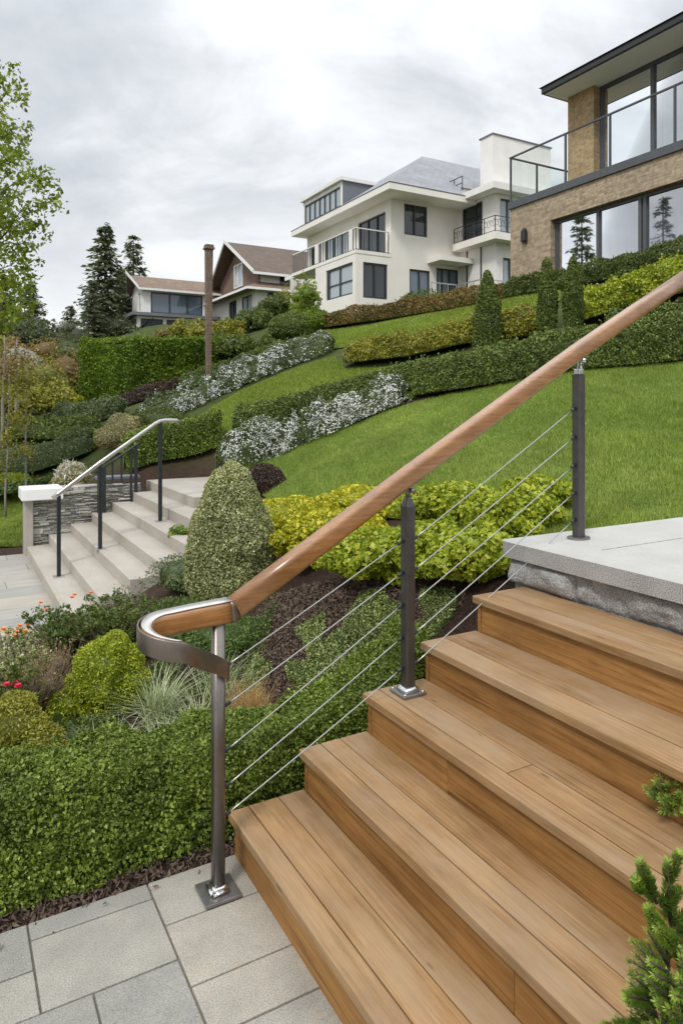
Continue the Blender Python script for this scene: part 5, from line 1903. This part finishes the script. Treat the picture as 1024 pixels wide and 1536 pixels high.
cq = np.stack([gi[:-1, :-1].ravel(), gi[:-1, 1:].ravel(), gi[1:, 1:].ravel(), gi[1:, :-1].ravel()], 1)
b_ = pos(24, 28.5)
tag(mesh_arrays('boulder', [(C + np.array(b_), cq, 0, .5)], [rock_m], None, b_, True), 'grey boulder half hidden among the left background shrubs', 'boulder')

# ---- trees


def tree_crown(root, name, pts, size, mat_, n_per, spread, asp=.6, lift=.4):
    C = np.array(pts)
    k = np.repeat(np.arange(len(C)), n_per)
    D = rng.normal(size=(len(k), 3))
    P = C[k] + D * spread * rng.uniform(.3, 1, len(k))[:, None]
    N = unit(D + np.array([0, 0, .6]))
    v, f, r = leaves(P, N, size, asp, lift, 1.2)
    return mesh_arrays(name, [(v, f, 0, r)], [mat_], root)


def limb(p, q, n=6, wob=.06, sag=0.):
    p, q = Vector(p), Vector(q)
    L = (q - p).length
    out = []
    for k in range(n + 1):
        t_ = k / n
        v = p.lerp(q, t_)
        if 0 < k < n:
            v += Vector(rng.normal(size=3)) * wob * L * .3
        v.z += sag * L * 4 * t_ * (1 - t_)
        out.append(v)
    return out


# big spring tree whose crown reaches in from the left
YT = 12.
x, y, z = pos(-150, YT)
tr = thing('deciduous_tree', 'spring tree with fresh light green leaves reaching in from the left', 'tree', (x, y, z), 0)
H_ = 9.0


def tl(u, v, Y=YT):
    p = at(u, v, Y)
    return (p[0] - x, p[1] - y, p[2] - z)


mb = MB()
trunk = limb((0, 0, -.2), (.25, .1, 8.8), 8, .03)
mb.tube(trunk, [.17 - .017 * i for i in range(9)], 8)
tips = []
lims = [((-40, 70), .4), ((8, 92), .2), ((30, 128), -.5), ((42, 145), .3), ((35, 190), .2), ((52, 205), -.3), ((20, 180), .6), ((55, 255), .3), ((64, 262), -.2), ((70, 280), .2), ((45, 265), -.6), ((96, 295), .1), ((88, 305), -.4), ((72, 335), .2), ((60, 318), .5),
        ((25, 240), -.6), ((10, 150), .9), ((0, 210), -.9), ((30, 345), .5), ((48, 372), -.2), ((52, 400), .3), ((25, 385), -.5), ((50, 440), .1), ((60, 462), .4), ((30, 425), -.4), ((10, 360), .8), ((5, 420), .3), ((35, 475), -.2), ((-20, 250), .3), ((-30, 330), 0), ((-40, 160), .5), ((-10, 120), .0), ((-20, 450), .2), ((8, 465), .6), ((-60, 220), -1.), ((-80, 300), 1.), ((-100, 120), .5), ((-200, 150), -1.), ((-260, 260), 1.), ((-230, 380), 0), ((-150, 60), 0), ((-120, 380), -1.2)]
pts = []
for (u, v), dy in lims:
    e = Vector(tl(u - 14, v, YT + dy * 1.6))
    k = int(np.clip((e.z - 1.2) / 8.8 * 8, 1, 7))
    s_ = trunk[k] + Vector((0, 0, -.3))
    lb_ = limb(s_, e, 6, .10, .06)
    mb.tube(lb_, [.040, .03, .024, .018, .012, .008, .004], 5)
    for t_ in (.62, .74, .84, .92, 1.):
        b0 = lb_[min(6, int(t_ * 6))]
        for _ in range(2):
            pts.append(b0 + Vector(rng.normal(size=3)) * .13)
    pts.append(e)
mb.build('trunk', bark_brown, tr)
tree_crown(tr, 'crown', [tuple(p) for p in pts], .085, L_tree, 22, .11)

# two young thin trees with pale stems
for i, (u, Y, v0, v1, lb) in enumerate(((9, 12.6, 745, 560, 'young thin tree with pale stem nearest the left edge'), (37, 13.2, 722, 545, 'young thin tree with pale stem right of its twin'))):
    x, y, z = pos(u, Y)
    t_ = thing('young_tree', lb, 'tree', (x, y, z), 0, 'young pale stemmed trees')
    hh = at(u, v1, Y)[2] - z
    mb = MB()
    stem = limb((0, 0, -.05), (.05, 0, hh), 6, .03)
    mb.tube(stem, [.024 - .003 * k for k in range(7)], 6)
    pts = []
    for k in range(18):
        f_ = random.uniform(.42, 1)
        s_ = stem[int(f_ * 6)]
        a = random.uniform(0, 6.28)
        l_ = random.uniform(.15, .48) * (1.3 - f_ * .6)
        e = s_ + Vector((math.cos(a) * l_, math.sin(a) * l_, random.uniform(.05, .3)))
        mb.tube(limb(s_, e, 4, .1), [.008, .006, .004, .003, .002], 4)
        pts += [tuple(s_.lerp(e, q)) for q in (.5, .8, 1.)]
    mb.build('trunk', bark_grey, t_)
    tree_crown(t_, 'crown', pts, .045, L_olive, 22, .09)
# pale bare stems further back
for i, (u, Y, h_) in enumerate(((22, 17., 1.6), (3, 16.5, 1.9))):
    x, y, z = pos(u, Y)
    t_ = thing('young_tree', ('slender pale trunk tree rising above the wavy green hedge', 'slender pale trunk tree at the left edge above the dark hedge')[i], 'tree', (x, y, z), 0, 'young pale stemmed trees')
    MB().tube(limb((0, 0, -.1), (.05, 0, h_ + .8), 5, .02), [.05, .045, .04, .03, .02, .01], 6).build('trunk', bark_grey, t_)
    tree_crown(t_, 'crown', [(random.uniform(-.6, .6), random.uniform(-.5, .5), h_ + random.uniform(-.3, .8)) for _ in range(26)], .07, L_rust, 28, .16)


def conifer(u, Y, vtop, hw, label, seed, dens=1., lean=0., mat_=None, name='conifer_tree', droop=.35, start=.10):
    x, y, z = pos(u, Y)
    hgt = at(u, vtop, Y)[2] - z
    Rm = hw * Y / F
    t_ = thing(name, label, 'tree', (x, y, z), 0, 'conifers in the left background')
    g_ = np.random.default_rng(seed)
    mb = MB()
    mb.tube([(0, 0, -.4), (0, 0, hgt * .5), (lean * .4, 0, hgt * .995)], [Rm * .085, Rm * .055, .03], 7)
    Ps, Ns, Ts = [], [], []
    nl = int(30 * dens)
    for i in range(nl):
        f_ = start + (1 - start) * (i + g_.uniform(0, 1)) / nl
        zz = f_ * hgt
        rad = Rm * ((1 - f_) ** .75) * 1.05 + .05 * Rm
        for k in range(int(5 + 4 * (1 - f_))):
            a = g_.uniform(0, 6.28)
            L = rad * g_.uniform(.5, 1.12)
            d = np.array([math.cos(a), math.sin(a), 0])
            m_ = max(3, int(L / (Rm * .12)))
            dr = g_.uniform(.1, droop)
            tip = d * L + np.array([0, 0, zz - L * dr + .12 * L])
            mb.tube([(0, 0, zz), tuple(d * L * .55 + np.array([0, 0, zz - L * dr * .4])), tuple(tip)], [Rm * .02, Rm * .012, .01], 3)
            for j in range(1, m_ + 1):
                s_ = j / m_
                c = d * L * s_ + np.array([0, 0, zz - L * dr * s_ + .12 * L * s_ * s_])
                for q in range(3):
                    Ps.append(c + g_.normal(size=3) * Rm * .045)
                    sd = np.array([-d[1], d[0], 0]) * g_.choice([-1, 1]) * g_.uniform(.3, 1.1)
                    Ts.append(d * .8 + sd + np.array([0, 0, g_.uniform(-.7, .1)]))
    mb.build('trunk', bark_brown, t_)
    P = np.array(Ps)
    T = unit(np.array(Ts))
    n = len(P)
    Nn = unit(np.array([0, 0, 1.]) + rng.normal(size=(n, 3)) * .5)
    S = unit(np.cross(Nn, T))
    L = (Rm * .20 * rng.uniform(.6, 1.3, n))[:, None]
    v = np.empty((n, 4, 3))
    v[:, 0] = P
    v[:, 1] = P + T * L * .45 + S * L * .24
    v[:, 2] = P + T * L
    v[:, 3] = P + T * L * .45 - S * L * .20
    mesh_arrays('crown', [(v.reshape(-1, 3), np.arange(n * 4).reshape(n, 4), 0, np.repeat(rng.uniform(size=n), 4))], [mat_ or L_conif], t_)
    return t_


conifer(158, 62, 337, 46, 'tallest dark conifer left of the pale far house', 1, 1.5)
conifer(200, 66, 353, 36, 'tall conifer rising behind the gable of the pale far house', 2, 1.2)
conifer(180, 68, 405, 32, 'dark conifer filling the gap between the two tallest', 3, 1.2)
conifer(140, 58, 420, 24, 'shorter conifer leaning on the left of the tallest one', 7, 1.)
conifer(105, 48, 458, 24, 'small dark conifer left of the tall hedge', 4, .9, lean=.4)
conifer(45, 52, 425, 34, 'dark conifer behind the spring tree', 5, 1.2)
conifer(8, 48, 440, 40, 'broad dark conifer at the left edge behind the spring tree', 6, 1.2)
conifer(-60, 50, 400, 45, 'conifer beyond the left picture edge', 8, 1.)
conifer(-233, 21, 105, 80, 'slender conifer off to the left that the lower windows of the brick house mirror', 11, 1.2)
conifer(-409, 17.1, -35, 80, 'second slender conifer off to the left mirrored nearer the end of the brick house windows', 12, 1.2)
for i, (u, Y, w_, h_, lb) in enumerate(((180, 60, 6., 2.6, 'dark evergreen mass under the tall conifers'), (20, 44, 5., 2.9, 'dark evergreen shrub under the left edge conifers'), (62, 46, 3.6, 2.3, 'dark rounded evergreen right of the left edge conifers'))):
    lumps('evergreen_shrub', lb, 'shrub', pos(u, Y), rballs(10, w_, h_, seed=120 + i), .2, 3600, L_conif, .25, lift=.7)

# ------------------------------------------------------------------ planting bed behind the front hedge
lumps('shrub', 'yellow green rounded mound in the planting bed behind the box hedge', 'shrub', pos(163, 3.85), [(0, 0, .26, .17, .16, .17), (-.10, 0, .16, .13, .12, .13), (.10, -.02, .17, .13, .12, .14), (-.02, -.08, .14, .13, .1, .12), (-.19, -.05, .07, .11, .1, .09), (.03, 0, .36, .10, .1, .09), (.11, .02, .30, .09, .09, .09), (-.10, .02, .29, .08, .08, .08), (-.26, -.03, .05, .08, .08, .07)], .015, 17000, L_yel2, .02, bf=12, lift=.9, asp=.4)
lumps('shrub', 'brownish green shrub at the left edge just behind the box hedge', 'shrub', pos(20, 3.25), [(0, 0, .24, .17, .15, .15), (.13, -.03, .17, .12, .12, .12), (-.15, 0, .2, .16, .15, .16), (.06, -.08, .12, .14, .1, .1), (.0, .05, .33, .1, .1, .07)], .019, 11000, L_olive, .02, bf=12, lift=.9, asp=.35)
tuft('ornamental_grass', 'spiky pale green grass tuft right behind the box hedge', pos(165, 3.2), 240, .24, .006, L_blade, 1.25, 1., .03)
tuft('ornamental_grass', 'upright pale grass tuft under the curve of the railing', pos(238, 3.7), 260, .26, .006, L_blade, 1.0, .9, .035)
tuft('ornamental_grass', 'low arching grass tuft beside the newel post', pos(242, 3.35), 190, .22, .006, L_blade, 1.4, 1., .03)
tuft('ornamental_grass', 'fine pale grass tuft behind the newel post', pos(298, 3.55), 260, .24, .005, L_blade, 1.2, 1., .05)
tuft('ornamental_grass', 'dry orange grass tuft right of the newel post', pos(374, 3.62), 700, .21, .0028, L_oblade, .8, .7, .045)
tuft('ornamental_grass', 'small pale grass tuft on the far side of the orange tuft', pos(330, 3.9), 200, .2, .004, L_blade, 1., .8, .05)
# plants that carry the bed on past the left picture edge
for (b_, a_), w_, h_, mt_, lf, n_l, lb, sd in (((-.55, 4.1), .8, .42, L_jun, .022, 8000, 'dark feathery shrub past the left picture edge in the planting bed', 141), ((-1.3, 3.6), .7, .36, L_olive, .02, 7000, 'olive mound past the left picture edge behind the box hedge', 142), ((-1.0, 4.9), .9, .5, L_var, .024, 7000, 'pale leaved shrub past the left picture edge by the lower paving', 143), ((-2.2, 4.3), 1., .5, L_shrub, .026, 7000, 'mid green shrub farthest past the left picture edge', 144), ((-.2, 5.3), .7, .34, L_greysh, .022, 6000, 'grey green shrub past the left picture edge beside the lower paving', 145)):
    x_, y_ = W(b_, a_)
    lumps('shrub', lb, 'shrub', (x_, y_, h1(x_, y_)), rballs(9, w_, h_, seed=sd), lf, n_l, mt_, .03, lift=.8, asp=.42)
# broad leaved plant
bx0 = pos(92, 3.42)
P = np.array(bx0) + np.array([(math.cos(a) * r_, math.sin(a) * r_, z_) for a, r_, z_ in ((0, .05, .10), (1.1, .07, .15), (2.2, .05, .12), (3.3, .08, .09), (4.4, .06, .14), (5.4, .08, .07), (2.8, .02, .19), (.6, .11, .06))])
N = unit(P - np.array(bx0) - np.array([0, 0, .02]) + np.array([0, 0, .12]))
v, f, r = leaves(P, N, .095, .6, 1.1, .5, .14, .3)
o = mesh_arrays('broad_leaf_plant', [(v, f, 0, r)], [L_big], None, bx0)
tag(o, 'plant with few broad dark glossy leaves behind the box hedge', 'plant')
mb = MB()
for p in P:
    mb.tube([bx0, tuple(p)], [.004, .003], 5)
mb.v = [tuple(Vector(q) - Vector(bx0)) for q in mb.v]
_build0(mb, 'stalks', L_jun, o)


def twiggy(label, u, Y, h_, sp_, n, seed, leafn=0, mat_=None, lf=.02, twm=None):
    b0 = pos(u, Y)
    mb = MB()
    twigs(mb, (0, 0, 0), n, h_, sp_, .0028, seed)
    o = _build0(mb, 'twiggy_shrub', twm or L_twig, None, b0)
    tag(o, label, 'shrub')
    if leafn:
        P = np.array([q for q in mb.v if q[2] > h_ * .25])
        k = rng.choice(len(P), leafn)
        Pp = P[k] + rng.normal(size=(leafn, 3)) * .012
        v, f, r = leaves(Pp, unit(rng.normal(size=(leafn, 3)) + np.array([0, 0, .7])), lf, .5, .8)
        mesh_arrays('foliage', [(v, f, 0, r)], [mat_], o)
    return o, b0


def flowers_on(o, pts, size, mat_, name='flower', per=9):
    for p in pts:
        c = Vector(p)
        V, Fq = [], []
        for j in range(per * 2):
            w = 2 * math.pi * j / per + random.uniform(-.2, .2)
            el = .15 if j < per else .75
            d = Vector((math.cos(w) * math.cos(el), math.sin(w) * math.cos(el), math.sin(el)))
            s_ = Vector((-math.sin(w), math.cos(w), 0))
            i0 = len(V)
            V += [c, c + d * size * .35 + s_ * size * .17, c + d * size * .55, c + d * size * .35 - s_ * size * .17]
            Fq.append((i0, i0 + 1, i0 + 2, i0 + 3))
        mesh_arrays(name, [(np.array([tuple(q) for q in V]), np.array(Fq), 0, np.repeat(rng.uniform(size=len(Fq)), 4))], [mat_], o)


def rel(o, u, v, Y):
    p = at(u, v, Y)
    return (p[0] - o.location.x, p[1] - o.location.y, p[2] - o.location.z)


o, b_ = twiggy('brown twiggy shrub between flowers and yellow green mound', 80, 4.1, .42, .20, 60, 3, 900, L_rust, .016)
o, b_ = twiggy('dark leaved flowering plant with two crimson blooms at the left edge', 14, 3.75, .40, .22, 44, 4, 4000, L_shrub, .022)
flowers_on(o, [rel(o, 10, 1028, 3.62), rel(o, 27, 1030, 3.60), rel(o, 22, 1026, 3.7)], .042, L_red)
o, b_ = twiggy('leafy perennial with orange blooms by the left picture edge', 34, 4.75, .50, .34, 60, 5, 5600, L_var, .024)
flowers_on(o, [rel(o, 12, 951, 4.8), rel(o, 30, 940, 4.85), rel(o, 38, 948, 4.8), rel(o, 22, 955, 4.8), rel(o, 5, 945, 4.7), rel(o, 43, 938, 4.9), rel(o, 26, 950, 4.75)], .05, L_orfl)
o, b_ = twiggy('tall feathery perennial with orange and pink blooms before the stone steps', 112, 4.7, .53, .34, 70, 6, 8000, L_jun, .024)
flowers_on(o, [rel(o, 112, 893, 4.8), rel(o, 108, 897, 4.85), rel(o, 136, 890, 4.8), rel(o, 61, 905, 4.8), rel(o, 70, 915, 4.8), rel(o, 103, 930, 4.6)], .04, L_orfl)
o, b_ = twiggy('bushy green perennial behind the yellow green mound', 165, 4.6, .48, .32, 70, 7, 8000, L_shrub, .022)
o, b_ = twiggy('grey twiggy plant in front of the stone steps', 195, 5.0, .50, .20, 60, 8, 1500, L_greysh, .018)
o, b_ = twiggy('small pale flowered plant at the left edge below the orange blooms', 18, 4.3, .36, .24, 50, 9, 5000, L_var, .02)
o, b_ = twiggy('tangled dry stems next to the crimson blooms', 60, 3.8, .38, .22, 90, 10, 900, L_rust, .014)
lumps('creeping_shrub', 'creeping dark green juniper under the curve of the railing', 'shrub', pos(262, 4.9), rballs(9, 1.1, .30, .8, seed=71, r=(.3, .5)), .026, 9000, L_jun, .04, lift=1., asp=.3)
lumps('creeping_shrub', 'creeping dark juniper in the shade of the topiary', 'shrub', pos(330, 4.4), rballs(9, .8, .22, .7, seed=72, r=(.3, .5)), .024, 8000, L_jun, .03, lift=1., asp=.3)
lumps('creeping_shrub', 'dark low foliage below the yellow green mound', 'shrub', pos(140, 3.55), rballs(6, .5, .14, .25, seed=73, r=(.3, .5)), .02, 4000, L_dark, .02, lift=.9, asp=.4)
lumps('creeping_shrub', 'twiggy grey green shrub against the near end of the stone steps', 'shrub', pos(272, 6.0), rballs(9, .8, .40, .5, seed=76), .024, 6000, L_greysh, .04, lift=1., asp=.35, dens_in=.6)
lumps('small_plant', 'small green weed growing on the stone steps', 'plant', (*at(268, 803, 7.75)[:2], .30), rballs(5, .26, .16, .2, seed=74), .024, 500, L_fresh, .01)
# fine pale ground cover and mulch
zone = [ter(*p, lo=3) for p in ((350, 1062), (380, 1000), (430, 960), (490, 925), (540, 905), (600, 893), (690, 905), (680, 935), (640, 975), (560, 1010), (470, 1060), (380, 1090))]
V, Tr = sheet(zone, .1, .0)
P, _ = sample_tris(V, Tr, 52000)
P = P[sn(P, 4.5) + .5 * sn(P, 11) > -.12]
P[:, 2] += rng.uniform(0, .045, len(P))
v, f, r = leaves(P, unit(rng.normal(size=(len(P), 3)) * .5 + np.array([0, 0, 1.])), .014, .6, .4)
tag(mesh_arrays('ground_cover', [(v, f, 0, r)], [L_gc]), 'fine pale green ground cover spreading beside the wooden stairs', 'ground cover', kind='stuff')
zone = [ter(*p, lo=3) for p in ((340, 990), (400, 900), (460, 880), (560, 870), (640, 900), (700, 900), (690, 935), (600, 960), (520, 1000), (430, 1050), (350, 1060))]
V, Tr = sheet(zone, .1, .0)
Pa, _ = sample_tris(V, Tr, 12000)
q = rng.uniform(0, 1, (5200, 2))
Pb = np.array([W(-1.7 + 3. * a_, 2.58 + .16 * b_) for a_, b_ in q])
Pb = np.concatenate([Pb, H(Pb)[:, None]], 1)
q = rng.uniform(0, 1, (70, 2))
Pc = np.array([W(-1.5 + 2.35 * a_, 2.572 - .10 * b_ ** 2.5) for a_, b_ in q])
Pc = np.concatenate([Pc, np.full((70, 1), .001)], 1)
P = np.concatenate([Pa, Pb, Pc])
P[:, 2] += rng.uniform(0.002, .014, len(P))
v, f, r = leaves(P, unit(rng.normal(size=(len(P), 3)) * .45 + np.array([0, 0, 1.])), .022, .4, .2, .8, .05, .6)
tag(mesh_arrays('mulch', [(v, f, 0, r)], [L_chip]), 'dark bark mulch chips on the planting bed', 'mulch', kind='stuff')
zone = [ter(*p, lo=3) for p in ((230, 930), (330, 890), (420, 900), (400, 980), (330, 1060), (220, 1060), (20, 1120), (0, 1000), (120, 960))]
V, Tr = sheet(zone, .1, .0)
P, _ = sample_tris(V, Tr, 30000)
P = P[sn(P, 5) > -.2]
P[:, 2] += rng.uniform(0, .05, len(P))
v, f, r = leaves(P, unit(rng.normal(size=(len(P), 3)) * .6 + np.array([0, 0, 1.])), .018, .45, .6)
tag(mesh_arrays('ground_cover', [(v, f, 0, r)], [L_jun]), 'low dark green ground cover around the grass tufts', 'ground cover', kind='stuff')

# black garden spotlight among the yellow shrubs
x, y, z = pos(644, 4.35)
zt = at(644, 782, 4.35)[2] - z
sp_ = thing('garden_light', 'small black box light on a stake among the lime green shrubs', 'lamp', (x, y, z))
MB().box(-.008, .008, -.008, .008, -.1, zt - .12).build('stake', black_m, sp_)
MB().box(-.026, .026, -.03, .03, zt - .125, zt, 0, .004).build('lamp_housing', black_m, sp_)

# ---- fresh green conifers at the right of the stairs


def sprig(P, base, d, L, r0, leaf, n):
    """one shoot set with short needles"""
    base, d = np.array(base), np.array(d) / np.linalg.norm(d)
    t_ = rng.uniform(0, 1, n)
    a = rng.uniform(0, 6.28, n)
    s1 = unit(np.cross(d[None], np.array([[.3, .9, .2]])))[0]
    s2 = np.cross(d, s1)
    rad = r0 * (1 - t_) ** .35
    D = s1 * np.cos(a)[:, None] + s2 * np.sin(a)[:, None]
    C = base + d * (t_ * L)[:, None] + D * (rad * .25)[:, None]
    T = unit(D * .8 + d * .75)
    S = unit(np.cross(T, D + .01))
    ll = (leaf * (1 - .35 * t_) * rng.uniform(.8, 1.2, n))[:, None]
    v = np.empty((n, 4, 3))
    v[:, 0] = C
    v[:, 1] = C + T * ll * .5 + S * ll * .09
    v[:, 2] = C + T * ll
    v[:, 3] = C + T * ll * .5 - S * ll * .09
    P.append((v.reshape(-1, 3), np.repeat(np.clip(t_ * .6 + rng.uniform(-.1, .4, n), 0, 1), 4)))


def fresh(label, base, shoots, seed):
    g_ = np.random.default_rng(seed)
    acc = []
    mb = MB()
    for (o_, d, L, n, leaf) in shoots:
        sprig(acc, np.array(base) + np.array(o_), d, L, leaf * .8, leaf, n)
        mb.tube([tuple(np.array(o_)), tuple(np.array(o_) + np.array(d) / np.linalg.norm(d) * L * .95)], [.0035, .0015], 5)
    V = np.concatenate([q[0] for q in acc])
    r = np.concatenate([q[1] for q in acc])
    o = mesh_arrays('conifer_shrub', [(V, np.arange(len(V)).reshape(-1, 4), 0, r)], [L_fresh], None, tuple(base))
    tag(o, label, 'shrub')
    _build0(mb, 'stems', bark_brown, o)
    return o


x, y, _ = at(1048, 1500, 1.20)
b_ = (x, y, -.02)
sh = []
g_ = np.random.default_rng(2)
for k in range(620):                                   # dense lower mass
    a, el = g_.uniform(0, 6.28), g_.uniform(-.2, 1.3)
    d = np.array([math.cos(a) * math.cos(el), math.sin(a) * math.cos(el), math.sin(el) + .35])
    zz = g_.uniform(.30, .80)
    rad = .085 * math.sqrt(max(.05, 1 - ((zz - .56) / .34) ** 2))
    sh.append(((d[0] * rad, d[1] * rad, zz), d, g_.uniform(.035, .06), 90, .014))
tz = lambda v: CH + (HV - v) / F * 1.2 + .02
tx = lambda u: (u - 1048) / F * 1.2
for u, v, du, dv, L in ((1005, 1385, -8, -95, .115), (985, 1355, -32, -60, .06), (975, 1335, -20, -50, .06), (1000, 1320, 12, -42, .055), (990, 1360, 25, -30, .05), (1005, 1390, 45, -40, .07), (962, 1335, -12, -22, .03), (1015, 1400, 30, -10, .05), (990, 1400, -20, -40, .06), (1010, 1420, -20, -25, .06), (975, 1500, -40, -14, .05), (965, 1540, -40, -8, .07), (940, 1560, -30, -22, .06)):
    sh.append(((tx(u), 0, tz(v)), (du * .001, -.01, -dv * .001), L, 420, .017))
fresh('bright green conifer shoots rising in front of the stairs at lower right', b_, sh, 5)
b_ = (*at(1030, 1222, 2.12)[:2], .511)
sh = []
for k in range(330):
    a, el = g_.uniform(0, 6.28), g_.uniform(.05, 1.45)
    d = np.array([math.cos(a) * math.cos(el), math.sin(a) * math.cos(el), math.sin(el) + .25])
    rad = g_.uniform(.03, .10)
    sh.append(((d[0] * rad, d[1] * rad, .012 + d[2] * rad * .75), d, g_.uniform(.04, .075), 70, .020))
fresh('small tufted conifer growing on the tread at the right edge', b_, sh, 6)

# ------------------------------------------------------------------ sky, sun, camera
w = bpy.data.worlds.new('World')
scene.world = w
w.use_nodes = True
t = NT(w.node_tree)
for n_ in list(t.n):
    t.n.remove(n_)
SUN_EL, SUN_AZ = R(50), R(-156)           # azimuth clockwise from +Y: from behind, left of the viewer
sky = t.add('ShaderNodeTexSky', sky_type='NISHITA')
sky.sun_disc = False
sky.sun_elevation = SUN_EL
sky.sun_rotation = SUN_AZ
sky.air_density = 1.5
sky.dust_density = 3.
bg1 = t.add('ShaderNodeBackground', ins={0: sky.outputs[0], 1: .06})
dirv = t.add('ShaderNodeTexCoord').outputs['Generated']
sp = t.add('ShaderNodeSeparateXYZ', ins={0: dirv})
zc = t.math('MAXIMUM', sp.outputs[2], 0.)
den = t.math('ADD', zc, .32)
uv = t.add('ShaderNodeCombineXYZ', ins={0: t.math('DIVIDE', sp.outputs[0], den), 1: t.math('DIVIDE', sp.outputs[1], den), 2: 0.}).outputs[0]
uv = t.mapping(uv, (1., 1.15, 1.), (0, 0, R(35)))
n1 = t.noise(uv, 1.35, 7, .56, .5)
n2 = t.noise(t.mapping(uv, (1, 1, 1), (0, 0, R(70))), 4.2, 6, .6, .6)
cl = t.math('ADD', t.math('MULTIPLY', n1, .78), t.math('MULTIPLY', n2, .22))
cloud = t.ramp(cl, [(.34, (.80, .815, .83)), (.44, (.66, .678, .70)), (.52, (.52, .543, .572)), (.64, (.40, .425, .462))])
lowb = t.ramp(zc, [(0., (1, 1, 1)), (.10, (.85, .85, .85)), (.30, (0, 0, 0))])
cloud = t.mix(t.math('MULTIPLY', lowb, .75), cloud, (.80, .805, .81))
# an overcast sky is brighter overhead than low down
zen = t.ramp(zc, [(0, (.62,) * 3), (.45, (.62,) * 3), (.62, (1.05,) * 3), (1, (1.4,) * 3)])
zs = t.math('MULTIPLY', t.add('ShaderNodeRGBToBW', ins={0: zen}).outputs[0], 1.6)
bg2 = t.add('ShaderNodeBackground', ins={0: cloud, 1: zs})
ad = t.add('ShaderNodeMixShader', ins={0: .90})
t.link(bg1.outputs[0], ad.inputs[1])
t.link(bg2.outputs[0], ad.inputs[2])
out = t.add('ShaderNodeOutputWorld')
t.link(ad.outputs[0], out.inputs[0])

su = bpy.data.lights.new('sun', 'SUN')
su.energy = 1.4
su.angle = R(11)
su.color = (1., .965, .91)
so = link(bpy.data.objects.new('sun', su))
d = Vector((math.sin(SUN_AZ) * math.cos(SUN_EL), math.cos(SUN_AZ) * math.cos(SUN_EL), math.sin(SUN_EL)))
so.rotation_euler = d.to_track_quat('Z', 'Y').to_euler()
so.location = (0, 0, 30)

cam = bpy.data.cameras.new('camera')
co = link(bpy.data.objects.new('camera', cam))
co.location = (0, 0, CH)
co.rotation_euler = (R(90), 0, 0)
cam.sensor_fit = 'HORIZONTAL'
cam.sensor_width = 36
cam.lens = 36 * F / 1024
cam.shift_y = -(768 - HV) / 1024
cam.clip_start = .02
cam.clip_end = 2000
scene.camera = co
scene.render.engine = 'CYCLES'
cy = scene.cycles
cy.max_bounces = 8
cy.diffuse_bounces = 4
cy.glossy_bounces = 4
cy.transparent_max_bounces = 12
cy.use_denoising = True
cy.denoiser = 'OPENIMAGEDENOISE'
cy.denoising_input_passes = 'RGB_ALBEDO_NORMAL'
cy.denoising_prefilter = 'ACCURATE'
cy.use_light_tree = False
cy.caustics_reflective = False
cy.caustics_refractive = False
scene.render.resolution_x, scene.render.resolution_y = 682, 1024
vs_ = scene.view_settings
vs_.view_transform = 'Standard'
vs_.look = 'None'
vs_.gamma = 1
vs_.exposure = .6
